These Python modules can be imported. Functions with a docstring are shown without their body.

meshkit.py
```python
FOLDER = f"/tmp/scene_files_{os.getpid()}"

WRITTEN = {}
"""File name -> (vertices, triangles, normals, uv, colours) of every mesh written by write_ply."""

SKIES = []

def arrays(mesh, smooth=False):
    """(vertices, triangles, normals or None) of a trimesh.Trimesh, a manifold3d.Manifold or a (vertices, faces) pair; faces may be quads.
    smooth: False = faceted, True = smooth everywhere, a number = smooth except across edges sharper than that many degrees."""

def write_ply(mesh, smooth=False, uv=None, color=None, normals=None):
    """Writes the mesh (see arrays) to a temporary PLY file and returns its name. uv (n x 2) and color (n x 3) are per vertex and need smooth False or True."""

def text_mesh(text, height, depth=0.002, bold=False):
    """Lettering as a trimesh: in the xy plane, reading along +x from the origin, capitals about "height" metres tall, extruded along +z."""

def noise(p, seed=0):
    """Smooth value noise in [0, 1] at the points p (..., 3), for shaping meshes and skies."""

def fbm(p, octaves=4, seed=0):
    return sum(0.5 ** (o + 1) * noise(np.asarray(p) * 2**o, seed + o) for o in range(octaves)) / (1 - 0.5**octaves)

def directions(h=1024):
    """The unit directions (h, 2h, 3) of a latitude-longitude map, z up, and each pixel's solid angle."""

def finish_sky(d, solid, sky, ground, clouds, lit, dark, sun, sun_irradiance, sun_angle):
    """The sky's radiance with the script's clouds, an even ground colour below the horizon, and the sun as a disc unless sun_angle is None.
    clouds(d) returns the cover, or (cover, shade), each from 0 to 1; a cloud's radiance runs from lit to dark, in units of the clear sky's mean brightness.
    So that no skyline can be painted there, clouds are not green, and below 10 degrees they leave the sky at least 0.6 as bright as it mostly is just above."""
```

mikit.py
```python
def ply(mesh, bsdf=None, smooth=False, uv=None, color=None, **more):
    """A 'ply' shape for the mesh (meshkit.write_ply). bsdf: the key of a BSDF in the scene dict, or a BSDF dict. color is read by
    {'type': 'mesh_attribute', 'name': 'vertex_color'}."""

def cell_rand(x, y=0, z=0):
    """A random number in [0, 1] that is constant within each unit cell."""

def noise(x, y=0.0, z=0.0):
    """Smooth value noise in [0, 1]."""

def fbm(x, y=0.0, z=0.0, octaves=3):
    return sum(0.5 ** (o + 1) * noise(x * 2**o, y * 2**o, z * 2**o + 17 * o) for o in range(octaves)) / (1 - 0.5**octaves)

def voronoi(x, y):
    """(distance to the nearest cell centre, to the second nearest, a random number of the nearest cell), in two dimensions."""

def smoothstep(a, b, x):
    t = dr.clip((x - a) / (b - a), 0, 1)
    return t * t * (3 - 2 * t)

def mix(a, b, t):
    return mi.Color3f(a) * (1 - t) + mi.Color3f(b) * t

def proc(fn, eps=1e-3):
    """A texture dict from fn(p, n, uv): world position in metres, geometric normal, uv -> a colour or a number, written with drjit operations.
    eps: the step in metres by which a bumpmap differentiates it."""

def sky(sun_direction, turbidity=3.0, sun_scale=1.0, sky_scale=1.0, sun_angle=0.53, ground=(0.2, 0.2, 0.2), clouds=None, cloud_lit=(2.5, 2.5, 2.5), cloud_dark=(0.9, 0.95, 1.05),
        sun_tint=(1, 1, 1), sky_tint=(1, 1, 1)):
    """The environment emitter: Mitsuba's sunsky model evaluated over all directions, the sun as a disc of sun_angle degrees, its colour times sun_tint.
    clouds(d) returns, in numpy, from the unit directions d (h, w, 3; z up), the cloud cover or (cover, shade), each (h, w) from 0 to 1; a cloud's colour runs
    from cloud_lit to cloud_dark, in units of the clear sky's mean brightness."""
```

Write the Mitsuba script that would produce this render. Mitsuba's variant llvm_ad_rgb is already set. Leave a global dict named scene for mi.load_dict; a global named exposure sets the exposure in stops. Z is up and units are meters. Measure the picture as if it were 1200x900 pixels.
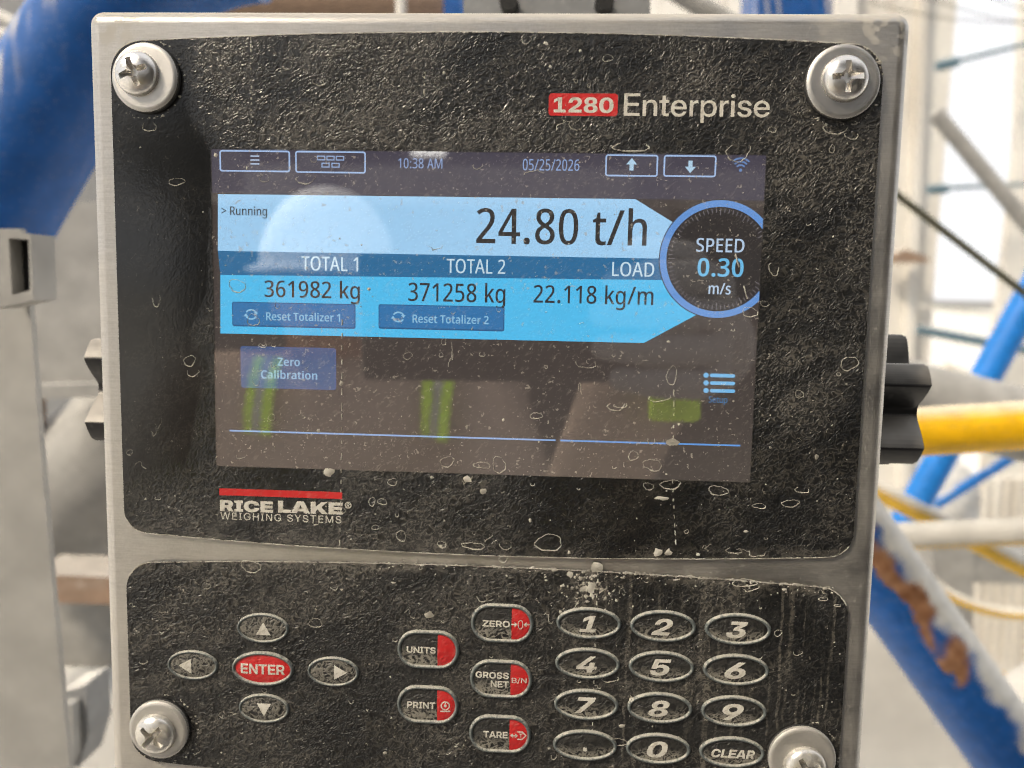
import math, glob
import numpy as np
import trimesh
import manifold3d as m3
import drjit as dr
import mitsuba as mi
import mikit, meshkit
from mikit import noise, fbm, smoothstep, mix, proc
from shapely import box, union_all, affinity
from shapely.geometry import Polygon, LineString, Point

T = mi.ScalarTransform4f
scene, labels = {}, {}

# ------------------------------------------------------------------ camera, light, exposure
exposure = 3.15
scene['camera'] = {'type': 'thinlens', 'fov': 61.93, 'fov_axis': 'x', 'aperture_radius': 0.0014, 'focus_distance': 0.2385,
                   'near_clip': 0.02, 'far_clip': 400.0,
                   'to_world': T().look_at(origin=[0.02076, -0.238, 0.02602], target=[0.00814, 0.00026, 0.00009], up=[-0.02536, 0.10681, 0.99396])}
scene['sky'] = mikit.sky([-0.55, -0.45, 0.70], turbidity=3, sun_scale=0.3, sun_angle=11, clouds=lambda d: 1.0,
                         cloud_lit=(1.38, 1.38, 1.40), ground=(0.25, 0.25, 0.24), sun_tint=(0.96, 1.0, 1.05))
LUM = 2.0 ** -exposure          # a radiance of LUM shows as white

rng = np.random.default_rng(7)


# ------------------------------------------------------------------ helpers
def put(key, mesh, bsdf, smooth=False, label=None, cat=None, group=None, kind=None, **more):
    """One mesh = one entry; a key that is taken gets the next three-digit number."""
    base, n = key, 0
    while key in scene:
        n += 1
        key = f'{base}_{n:03d}'
    scene[key] = mikit.ply(mesh, bsdf, smooth=smooth, **more)
    tag(key, label, cat, group, kind)
    return key


def tag(key, label=None, cat=None, group=None, kind=None):
    d = {k: v for k, v in (('label', label), ('category', cat), ('group', group), ('kind', kind)) if v}
    if d:
        labels[key] = {**labels.get(key, {}), **d}


def cat_(ms):
    return trimesh.util.concatenate([m for m in ms if m is not None])


def srgb(r, g, b, k=1.0):
    f = lambda c: (c / 255 / 12.92 if c < 10.3 else ((c / 255 + 0.055) / 1.055) ** 2.4)
    return [f(c) * k for c in (r, g, b)]


def flat(shape, front, thick):
    """A shapely outline in panel millimetres (x, z) as a sheet whose front lies at y = front (mm) and is 'thick' deep."""
    out = []
    for g in getattr(shape, 'geoms', [shape]):
        if g.geom_type != 'Polygon' or g.area < 1e-4:
            continue
        m = trimesh.creation.extrude_polygon(g, thick, engine='earcut')
        v = m.vertices
        m = trimesh.Trimesh(np.c_[v[:, 0], front + v[:, 2], v[:, 1]] / 1000, m.faces[:, ::-1], process=False)
        out.append(m)
    return trimesh.util.concatenate(out)


FONTS = glob.glob('/opt/blender-*/*/datafiles/fonts')[0]


def glyphs(text, font='Khmer', wght=400, wdth=100, slant=0.0, spacing=0.0):
    """Lettering as a shapely shape (any units), baseline at 0."""
    from PIL import Image, ImageDraw, ImageFont
    S = 150
    if font == 'Khmer':
        ft = ImageFont.truetype(FONTS + '/NotoSansKhmer-VariableFont_wdth,wght.woff2', S)
        ft.set_variation_by_axes([wght, wdth])
    else:
        ft = ImageFont.truetype(FONTS + '/Inter.woff2', S)
        ft.set_variation_by_axes([32, wght])
    shapes, pen = [], 0.0
    runs = list(text) if spacing else [text]
    for t in runs:
        x0, y0, x1, y1 = ft.getbbox(t, anchor='ls')
        im = Image.new('L', (x1 - x0 + 10, y1 - y0 + 10))
        ImageDraw.Draw(im).text((5 - x0, 5 - y0), t, 255, ft, anchor='ls')
        on = np.pad(np.asarray(im) > 127, ((0, 0), (1, 1))).astype(np.int8)
        rows, a = np.nonzero(np.diff(on, axis=1) == 1)
        b = np.nonzero(np.diff(on, axis=1) == -1)[1]
        if len(a):
            g = union_all(box(a, -rows - 1, b, -rows)).buffer(0.9).buffer(-0.9).simplify(0.55)
            shapes.append(affinity.translate(g, pen - 5 + x0, 5 - y0))
        pen += ft.getlength(t) + spacing * S
    g = union_all(shapes)
    return affinity.affine_transform(g, [1, slant, 0, 1, 0, 0]) if slant else g


def fit(text, rect, **kw):
    """Lettering stretched to the measured rectangle (x0, z0, x1, z1) in panel millimetres."""
    g = glyphs(text, **kw)
    x0, z0, x1, z1 = rect
    a0, b0, a1, b1 = g.bounds
    sx, sz = (x1 - x0) / (a1 - a0), (z1 - z0) / (b1 - b0)
    return affinity.affine_transform(g, [sx, 0, 0, sz, x0 - a0 * sx, z0 - b0 * sz])


def rbox(rect, r):
    x0, z0, x1, z1 = rect
    return box(x0 + r, z0 + r, x1 - r, z1 - r).buffer(r, quad_segs=6)


def outline(rect, r, w):
    return rbox(rect, r).difference(rbox((rect[0] + w, rect[1] + w, rect[2] - w, rect[3] - w), max(r - w, 0.05)))


def ellipse(cx, cz, a, b, n=72):
    t = np.arange(n) / n * 2 * np.pi
    return Polygon(np.c_[cx + a * np.cos(t), cz + b * np.sin(t)])


def stadium(cx, cz, a, b, r):
    return rbox((cx - a, cz - b, cx + a, cz + b), r)


def rim_mesh(shape, width, height, base, n=96):
    """A half-round bead standing on y = base (mm), centred on the outline of the shape."""
    ring = shape.exterior
    L = ring.length
    pts = np.array([ring.interpolate(i / n * L).coords[0] for i in range(n)])
    if not ring.is_ccw:
        pts = pts[::-1]
    tan = np.roll(pts, -1, 0) - np.roll(pts, 1, 0)
    tan /= np.linalg.norm(tan, axis=1, keepdims=True)
    nor = np.c_[tan[:, 1], -tan[:, 0]]
    a = np.linspace(0, np.pi, 8)
    off, up = np.cos(a) * width / 2, np.sin(a) * height
    V = np.zeros((n, 8, 3))
    V[:, :, 0] = pts[:, None, 0] + nor[:, None, 0] * off
    V[:, :, 2] = pts[:, None, 1] + nor[:, None, 1] * off
    V[:, :, 1] = base - up
    f = []
    for i in range(n):
        j = (i + 1) % n
        for k in range(7):
            p, q, r_, s = i * 8 + k, j * 8 + k, j * 8 + k + 1, i * 8 + k + 1
            f += [[p, q, r_], [p, r_, s]]
    m = trimesh.Trimesh(V.reshape(-1, 3) / 1000, f, process=False)
    if m.face_normals[3][1] > 0 and False:
        m.invert()
    c = m.triangles_center
    # outward: top faces must look to -y
    k = np.argmin(c[:, 1])
    if m.face_normals[k][1] > 0:
        m.invert()
    return m


def tube(path, radius, sides=40, steps=24, caps=True):
    """A round tube through the points (smooth), radius a number or one per point."""
    P = np.array(path, float)
    R = np.broadcast_to(np.asarray(radius, float), (len(P),))
    if len(P) > 2:
        from scipy.interpolate import CubicSpline
        d = np.r_[0, np.cumsum(np.linalg.norm(np.diff(P, axis=0), axis=1))]
        t = np.linspace(0, d[-1], steps * (len(P) - 1) + 1)
        R = np.interp(t, d, R)
        P = CubicSpline(d, P)(t)
    tn = np.gradient(P, axis=0)
    tn /= np.linalg.norm(tn, axis=1, keepdims=True)
    a = np.cross(tn[0], [0.31, 0.2, 0.93])
    a /= np.linalg.norm(a)
    V, ang = [], np.arange(sides) / sides * 2 * np.pi
    for i in range(len(P)):
        a = a - tn[i] * (a @ tn[i])
        a /= np.linalg.norm(a)
        b = np.cross(tn[i], a)
        V.append(P[i] + R[i] * (np.cos(ang)[:, None] * a + np.sin(ang)[:, None] * b))
    n = len(P)
    V = np.vstack(V)
    F = []
    for i in range(n - 1):
        for k in range(sides):
            k2 = (k + 1) % sides
            F += [[i * sides + k, i * sides + k2, (i + 1) * sides + k2], [i * sides + k, (i + 1) * sides + k2, (i + 1) * sides + k]]
    if caps:
        c0, c1 = len(V), len(V) + 1
        V = np.vstack([V, P[:1], P[-1:]])
        for k in range(sides):
            k2 = (k + 1) % sides
            F += [[c0, k2, k], [c1, (n - 1) * sides + k, (n - 1) * sides + k2]]
    return trimesh.Trimesh(V, F, process=False)


def hull(points, r, seg=20):
    s = [m3.Manifold.sphere(rr, seg).translate(list(map(float, p))) for p, rr in zip(points, np.broadcast_to(r, (len(points),)))]
    return m3.Manifold.batch_hull(s)


def tm(man):
    m = man.to_mesh()
    return trimesh.Trimesh(m.vert_properties[:, :3], m.tri_verts, process=False)


def round_box(x0, x1, y0, y1, z0, z1, r, seg=24):
    return tm(hull([(x, y, z) for x in (x0 + r, x1 - r) for y in (y0 + r, y1 - r) for z in (z0 + r, z1 - r)], r, seg))


def plate(pts, y, t, r=0.0):
    """A plate whose outline (x, z in metres) faces -y at depth y, t thick; r rounds its corners."""
    g = Polygon(pts)
    if r:
        g = g.buffer(-r).buffer(r, quad_segs=5)
    m = trimesh.creation.extrude_polygon(g, t, engine='earcut')
    v = m.vertices
    return trimesh.Trimesh(np.c_[v[:, 0], y + v[:, 2], v[:, 1]], m.faces[:, ::-1], process=False)


def bx(x0, x1, y0, y1, z0, z1):
    return trimesh.creation.box(bounds=[[x0, y0, z0], [x1, y1, z1]])


# ------------------------------------------------------------------ materials
def mat(key, d):
    scene[key] = d
    return key


def rgb(*c):
    return {'type': 'rgb', 'value': list(c)}


def plain(key, c, rough=0.6, metallic=0.0, spec=0.4):
    return mat(key, {'type': 'twosided', 'bsdf': {'type': 'principled', 'base_color': rgb(*c), 'roughness': rough, 'metallic': metallic, 'specular': spec}})


DUST = (0.50, 0.48, 0.43)


def dusty(key, paint, lo, hi, rough=0.45, dust=(0.52, 0.50, 0.46), freq=30.0, k=0.9, streak=0.0, rust=None):
    """Painted steel with settled dust: thick where the surface looks up, blotchy, with runs down it."""
    def fn(p, n, uv):
        b = fbm(p.x * freq, p.y * freq, p.z * freq * (0.35 if streak else 1.0), 4) - 0.5
        s = n.z + k * b
        if streak:
            s += streak * (noise(p.x * 150 + 2.5 * noise(p.z * 14), p.y * 150, p.z * 5) - 0.55)
        d = smoothstep(lo, hi, s)
        c = mix(paint, dust, d * 0.96)
        f = noise(p.x * 420, p.y * 420, p.z * 420)
        c = mix(c, dust, 0.06 * smoothstep(0.6, 0.9, f) + 0.012)
        if rust is not None:
            x0, z0, x1, z1, r0, r1 = rust
            xe = p.x + 0.05 * (noise(p.x * 55, p.z * 55, 4.) - 0.5)
            e = smoothstep(x0, x0 + 0.012, xe) * (1 - smoothstep(x1 - 0.015, x1, xe))
            w = n.z + 0.52 * (fbm(p.x * 42, p.z * 42, p.y * 42, 4) - 0.5)
            r = smoothstep(r0, r0 + 0.05, w) * (1 - smoothstep(r1, r1 + 0.12, w)) * e
            c = mix(c, mix((0.17, 0.07, 0.03), (0.34, 0.19, 0.11), noise(p.x * 150, p.y * 150, p.z * 150)), r)
        return c * (0.78 + 0.44 * fbm(p.x * freq * 2.6 + 3, p.y * freq * 2.6, p.z * freq * 2.6, 3))
    return mat(key, {'type': 'twosided', 'bsdf': {'type': 'principled', 'base_color': proc(fn), 'roughness': rough, 'specular': 0.35}})


# --- the indicator's own materials (panel coordinates in millimetres)
def dust_region(x, z):
    """How much dust lies on the front, 0 to 1.4: little on the left strip and behind wiped spots, more low down and on the right."""
    w = fbm(x * 0.035 + 5, z * 0.035, 2.0, 3)
    r = 0.55 + 1.5 * (w - 0.4)
    left = (1 - smoothstep(-84, -70, x + 8 * (noise(x * .1, z * .08) - .5))) * smoothstep(-46, -24, z)
    r *= 1 - 0.72 * left
    r += 0.35 * smoothstep(-20, -70, z)
    r += 0.25 * smoothstep(70, 85, x) * smoothstep(-30, 30, z)
    return dr.clip(r, 0.12, 1.5)


def grain(x, z):
    a = x * 0.82 + z * 0.57
    b = -x * 0.57 + z * 0.82
    wx = 1.2 * noise(x * .5, z * .5, 9.)
    return fbm(a * 0.9 + wx, b * 1.7 + wx, 1.5, 3)


def fine(x, z):
    """Leathery sub-millimetre relief of the dusted film: soft crossing ridges."""
    wx, wz = 1.1 * noise(x * .7, z * .7, 9.), 1.1 * noise(x * .7, z * .7, 19.)
    a = x * 0.82 + z * 0.57 + wx
    b = -x * 0.57 + z * 0.82 + wz
    r1 = 1 - dr.abs(2 * noise(a * 1.1, b * 1.7, 2.5) - 1)
    r2 = 1 - dr.abs(2 * noise(a * 2.1 + 7, b * 2.8, 5.5) - 1)
    g = 0.6 * r1 + 0.4 * r2
    return g * g * g


def overlay_colour(p, n, uv):
    x, z = p.x * 1000, p.z * 1000
    reg = dust_region(x, z)
    g = fine(x, z)
    sm = fbm((x * .9 + z * .4) * 0.05 + 3, (z * .9 - x * .4) * 0.16, 12., 4)      # wiped smears
    reg *= 0.35 + 1.1 * smoothstep(0.34, 0.66, sm)
    d = reg * (0.010 + 0.012 * smoothstep(0.35, 0.8, grain(x, z)) + 0.10 * smoothstep(0.42, 0.88, g))
    runs = smoothstep(0.60, 0.85, noise(x * 1.1 + 0.6 * noise(z * .3), z * 0.045, 6.)) * smoothstep(10, 35, x) * smoothstep(-44, -60, z)
    d += 0.10 * runs * (0.4 + smoothstep(0.4, 0.7, g))
    e1 = smoothstep(4.0, 0.0, -52.6 - 2.6e-4 * x * x - z) * smoothstep(-51, -53, z)
    e2 = smoothstep(4.5, 0.0, z + 49.4 - 3.2e-4 * x * x) * smoothstep(-52, -50, z)
    d += (0.16 * e1 + 0.10 * e2) * smoothstep(0.35, 0.75, noise(x * .35, z * .6, 8.) * 0.6 + 0.4 * g)
    flake = noise(x * 3.2, z * 3.2, 4.) * noise(x * 0.9 + 31, z * 0.9, 7.)
    d += 0.30 * smoothstep(0.66, 0.80, flake) * (0.2 + reg)
    return mix((0.0065, 0.0070, 0.0075), (0.45, 0.41, 0.34), dr.clip(d, 0, 0.9))


def overlay_height(p, n, uv):
    x, z = p.x * 1000, p.z * 1000
    return 0.00046 * fine(x, z) * (0.02 + dr.clip(dust_region(x, z) - 0.22, 0, 0.9))


def overlay_rough(p, n, uv):
    return 0.07 + 0.22 * dr.clip(dust_region(p.x * 1000, p.z * 1000), 0, 1)


overlay_skin = {'type': 'principled', 'base_color': proc(overlay_colour), 'roughness': proc(overlay_rough), 'specular': 0.5}
mat('overlay_film', {'type': 'twosided', 'bsdf': {'type': 'bumpmap', 'tex': proc(overlay_height, eps=6e-5), 'scale': 1.0, 'bsdf': overlay_skin}})


def glass_dust(p, n, uv):
    x, z = p.x * 1000, p.z * 1000
    g = grain(x, z)
    low = smoothstep(0, -24, z)
    r = dust_region(x, z)
    d = 0.045 + 0.05 * low + r * 0.16 * smoothstep(0.55, 0.78, g)
    d += 0.5 * smoothstep(0.60, 0.72, noise(x * 2.6, z * 2.6, 4.) * noise(x * 0.9 + 31, z * 0.9, 7.))
    return dr.clip(d, 0, 0.9)


mat('display_glass', {'type': 'blendbsdf', 'weight': proc(glass_dust),
                      'a': {'type': 'thindielectric', 'int_ior': 2.05, 'ext_ior': 1.0},
                      'b': {'type': 'diffuse', 'reflectance': rgb(0.42, 0.39, 0.34)}})


def steel_dust_and_shade(p, n, uv):
    x, z = p.x * 1000, p.z * 1000
    w = fbm(x * 0.11, z * 0.11, 3.0, 3)
    d = 0.20 - 0.13 * smoothstep(20, 100, x) + 0.5 * (w - 0.35) + 0.25 * smoothstep(-40, -90, z) * smoothstep(40, -60, x)  # thinned to the right, so a darker mirrored side is painted in
    f = noise(x * 3.4, z * 3.4, p.y * 3400)
    d += 0.30 * smoothstep(0.66, 0.9, f)
    scuff = smoothstep(78, 104, x) * smoothstep(84, 96, z) + smoothstep(-84, -108, x) * smoothstep(86, 96, z)
    d += 0.6 * scuff * smoothstep(0.5, 0.66, fbm(x * 0.45, z * 0.45 + 9, 1.0, 3))
    d += 0.75 * smoothstep(0.25, 0.8, n.z)
    return dr.clip(d, 0.04, 0.92)


def steel_brush(p, n, uv):
    x, z = p.x * 1000, p.z * 1000
    across = smoothstep(102.5, 103.5, dr.abs(x))
    h = noise(z * 5.5, x * 0.25, 1.0) * across + noise(x * 0.3, z * 5.5, 5.0) * (1 - across)
    return 1.6e-5 * h


def steel_tone(p, n, uv):
    x, z = p.x * 1000, p.z * 1000
    across = smoothstep(102.5, 103.5, dr.abs(x))
    h = noise(z * 4.5, x * 0.3, 1.0) * across + noise(x * 0.3, z * 4.5, 5.0) * (1 - across)
    s_ = noise(x * 2.8, z * 2.8, 11.)
    return mix((0.40, 0.385, 0.36), (0.56, 0.54, 0.515), 0.6 * h + 0.4 * s_)


mat('brushed_steel', {'type': 'twosided', 'bsdf': {'type': 'blendbsdf', 'weight': proc(steel_dust_and_shade),
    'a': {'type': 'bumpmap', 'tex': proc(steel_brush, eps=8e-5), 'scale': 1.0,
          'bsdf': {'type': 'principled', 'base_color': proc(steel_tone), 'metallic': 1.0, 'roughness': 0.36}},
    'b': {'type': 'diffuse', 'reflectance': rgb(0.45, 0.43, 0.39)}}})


def rim_colour(p, n, uv):
    x, z = p.x * 1000, p.z * 1000
    d = smoothstep(0.25, 1.0, n.z + 0.9 * (noise(x * 2.4, z * 2.4, 3.) - 0.42))
    return mix((0.085, 0.10, 0.10), (0.47, 0.45, 0.39), 0.65 * d + 0.03)


mat('key_rim_plastic', {'type': 'twosided', 'bsdf': {'type': 'principled', 'base_color': proc(rim_colour), 'roughness': 0.45, 'specular': 0.4}})


def red_colour(p, n, uv):
    x, z = p.x * 1000, p.z * 1000
    g = grain(x, z)
    return mix((0.50, 0.012, 0.014), (0.50, 0.40, 0.34), 0.02 + 0.13 * smoothstep(0.5, 0.75, g))


mat('red_print', {'type': 'twosided', 'bsdf': {'type': 'bumpmap', 'tex': scene['overlay_film']['bsdf']['tex'], 'scale': 0.5,
                  'bsdf': {'type': 'principled', 'base_color': proc(red_colour), 'roughness': 0.35, 'specular': 0.4}}})


def cream_colour(p, n, uv):
    x, z = p.x * 1000, p.z * 1000
    return mix((0.56, 0.54, 0.48), (0.40, 0.37, 0.31), 0.8 * smoothstep(0.45, 0.7, grain(x, z)))


mat('cream_print', {'type': 'twosided', 'bsdf': {'type': 'principled', 'base_color': proc(cream_colour), 'roughness': 0.5, 'specular': 0.3}})
plain('crust', (0.60, 0.57, 0.50), 0.9, spec=0.1)


def crumb_colour(p, n, uv):
    return mix((0.20, 0.185, 0.155), (0.56, 0.54, 0.47), noise(p.x * 420, p.z * 420))


mat('dust_crumb', {'type': 'twosided', 'bsdf': {'type': 'diffuse', 'reflectance': proc(crumb_colour)}})


def screw_dust(p, n, uv):
    x, z = p.x * 1000, p.z * 1000
    return dr.clip(0.05 + 0.4 * smoothstep(0.5, 0.75, fbm(x * 0.7, z * 0.7, p.y * 700, 3)) + 0.35 * smoothstep(-60, -100, z), 0, 0.8)


mat('screw_steel', {'type': 'twosided', 'bsdf': {'type': 'blendbsdf', 'weight': proc(screw_dust),
    'a': {'type': 'roughconductor', 'alpha': 0.13, 'specular_reflectance': rgb(0.72, 0.70, 0.67)},
    'b': {'type': 'diffuse', 'reflectance': rgb(0.46, 0.44, 0.39)}}})
def washer_dust(p, n, uv):
    x, z = p.x * 1000, p.z * 1000
    return dr.clip(0.08 + 0.5 * (fbm(x * .5, z * .5, p.y * 500, 3) - 0.3) + 0.30 * smoothstep(-60, -100, z) + 0.4 * smoothstep(0.4, 0.9, n.z), 0.05, 0.85)


mat('washer_steel', {'type': 'twosided', 'bsdf': {'type': 'blendbsdf', 'weight': proc(washer_dust),
    'a': {'type': 'roughconductor', 'alpha': 0.28, 'specular_reflectance': rgb(0.52, 0.505, 0.48)},
    'b': {'type': 'diffuse', 'reflectance': rgb(0.42, 0.405, 0.37)}}})
plain('black_rubber', (0.012, 0.012, 0.012), 0.7)

dusty('knob_plastic', (0.012, 0.012, 0.013), 0.0, 0.9, 0.4, dust=(0.33, 0.31, 0.28), freq=60, k=0.8)
dusty('blue_pipe_paint', (0.005, 0.076, 0.29), -0.02, 0.85, 0.32, freq=26, k=0.7, streak=1.1)
dusty('blue_strut_paint', (0.005, 0.076, 0.29), 0.10, 0.30, 0.35, freq=45, k=0.55, dust=(0.50, 0.50, 0.475), rust=(0.215, -1, 0.308, 1, -0.15, 0.12))
dusty('blue_brace_paint', (0.006, 0.17, 0.56), 0.62, 0.95, 0.4, freq=20, k=0.9)
dusty('yellow_paint', (0.80, 0.46, 0.004), 0.45, 0.95, 0.4, freq=35, k=0.5, dust=(0.60, 0.52, 0.38))
dusty('yellow_rail_paint', (0.62, 0.38, 0.03), -0.15, 0.45, 0.5, freq=18, k=0.7, dust=(0.62, 0.60, 0.55))
dusty('dusty_rail_paint', (0.62, 0.38, 0.03), -0.85, -0.25, 0.6, freq=18, k=0.7, dust=(0.50, 0.49, 0.46))
dusty('dusty_steel', (0.24, 0.236, 0.225), -0.6, 0.5, 0.7, freq=22, k=1.0, dust=(0.345, 0.338, 0.32))


def column_colour(p, n, uv):
    st = fbm(p.x * 26, p.y * 26, p.z * 1.3, 3)
    c = mix((0.70, 0.68, 0.635), (0.50, 0.46, 0.40), smoothstep(0.5, 0.75, st) * 0.7)
    return c * (0.85 + 0.3 * fbm(p.x * 9, p.y * 9, p.z * 5, 4))


mat('white_paint', {'type': 'twosided', 'bsdf': {'type': 'diffuse', 'reflectance': proc(column_colour)}})
dusty('rusty_steel', (0.25, 0.17, 0.12), 0.1, 0.9, 0.8, freq=40, k=1.3, dust=(0.40, 0.37, 0.33))
dusty('dark_cable', (0.06, 0.06, 0.035), 0.5, 1.0, 0.5, freq=40, k=0.5)
dusty('teal_steel', (0.09, 0.16, 0.21), 0.6, 1.0, 0.5, freq=30, k=0.7)
dusty('grey_bracket_steel', (0.20, 0.205, 0.21), 0.3, 1.0, 0.5, freq=40, k=0.8)


def ground_colour(p, n, uv):
    return mix((0.56, 0.545, 0.51), (0.78, 0.76, 0.71), fbm(p.x * 2.2, p.y * 2.2, p.z * 2.2, 5))


def plinth_colour(p, n, uv):
    return mix((0.46, 0.45, 0.43), (0.74, 0.73, 0.70), fbm(p.x * 9, p.y * 9, p.z * 9, 5))


mat('dusty_plinth', {'type': 'twosided', 'bsdf': {'type': 'diffuse', 'reflectance': proc(plinth_colour)}})
mat('dusty_concrete', {'type': 'twosided', 'bsdf': {'type': 'diffuse', 'reflectance': proc(ground_colour)}})


def hall_colour(p, n, uv):
    return mix((0.05, 0.048, 0.045), (0.10, 0.095, 0.09), fbm(p.x * 1.5, p.y * 1.5, p.z * 0.7, 4))


mat('hall_cladding', {'type': 'twosided', 'bsdf': {'type': 'diffuse', 'reflectance': proc(hall_colour)}})
plain('hall_steel', (0.16, 0.16, 0.165), 0.6)

# ------------------------------------------------------------------ the setting
GZ = -1.60
gm = trimesh.Trimesh([[-150, -150, GZ], [150, -150, GZ], [150, 150, GZ], [-150, 150, GZ]], [[0, 1, 2], [0, 2, 3]], process=False)
put('ground', gm, 'dusty_concrete', label='pale dusty concrete ground of the plant', kind='structure')

# --- behind the indicator, right: pale wall with a tall opening to the bright sky
WY = 2.2
wall_bits = {
    'column': [(0.6736, 1.0835), (1.0479, 1.0818), (1.0627, 0.8226), (1.0595, 0.376), (1.0561, -0.0899), (1.0646, -0.4771), (1.0642, -0.676), (1.0823, -1.5071), (0.6842, -1.5292)],
    'lower_wall': [(1.0642, -0.676), (1.0594, -0.6062), (1.2296, -0.6003), (1.2338, -0.5333), (1.2443, -0.6695), (1.3064, -1.6024), (1.0847, -1.6153)],
}
put('pale_wall', plate([(1.2142, 1.0811), (1.6884, 1.079), (2.0104, -1.5615), (1.3064, -1.6024), (1.232, -0.5704), (1.2252, -0.1813), (1.2374, 0.1022), (1.2469, 0.4078), (1.231, 0.8229)], 2.2, 0.03), 'white_paint',
    label='pale cream wall to the right of the bright tall opening', cat='wall')
put('white_column', plate([(0.6976, 1.1691), (1.046, 1.1669), (1.0627, 0.8226), (1.0595, 0.376), (1.0561, -0.0899), (1.0646, -0.4771), (1.0677, -0.7262), (1.0813, -1.3466), (1.1032, -1.8892), (0.7168, -1.9141)], 2.2, 0.05), 'white_paint',
    label='broad whitish column to the right of the panel, left of the bright opening', cat='column')
put('white_column__web', plate([(0.9468, 1.1534), (0.9641, 1.1533), (1.0239, -0.8181), (1.0002, -0.819)], 2.17, 0.03), 'white_paint')
put('white_column__flange', plate([(0.7266, 1.1548), (0.7813, 1.1544), (0.8454, -0.8252), (0.7808, -0.8278)], 2.17, 0.03), 'white_paint')
# corrugated cladding, lower right: separate ribbed sheets
xs = np.linspace((1.1306, -0.7514)[0], (1.3929, -0.741)[0], 11)
zt, zb = (1.1686, -0.4298)[1], (1.2197, -1.0777)[1]
for i in range(10):
    w = xs[i + 1] - xs[i]
    prof = [(0, 0), (0.18, 0), (0.26, 0.006), (0.62, 0.006), (0.70, 0), (0.992, 0)]
    pts = [(xs[i] + a * w, 2.0 - b) for a, b in prof] + [(xs[i] + 0.992 * w, 2.03), (xs[i], 2.03)]
    m = trimesh.creation.extrude_polygon(Polygon(pts), zt - zb, engine='earcut')
    m.apply_translation([0, 0, zb])
    put('corrugated_cladding__sheet', m, 'white_paint')
tag('corrugated_cladding', 'white corrugated metal cladding low at the right edge', 'cladding')
put('corrugated_cladding__base_rail', bx(xs[0] - 0.02, xs[-1], 1.985, 2.06, zb - 0.05, zb), 'dusty_steel')

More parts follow.
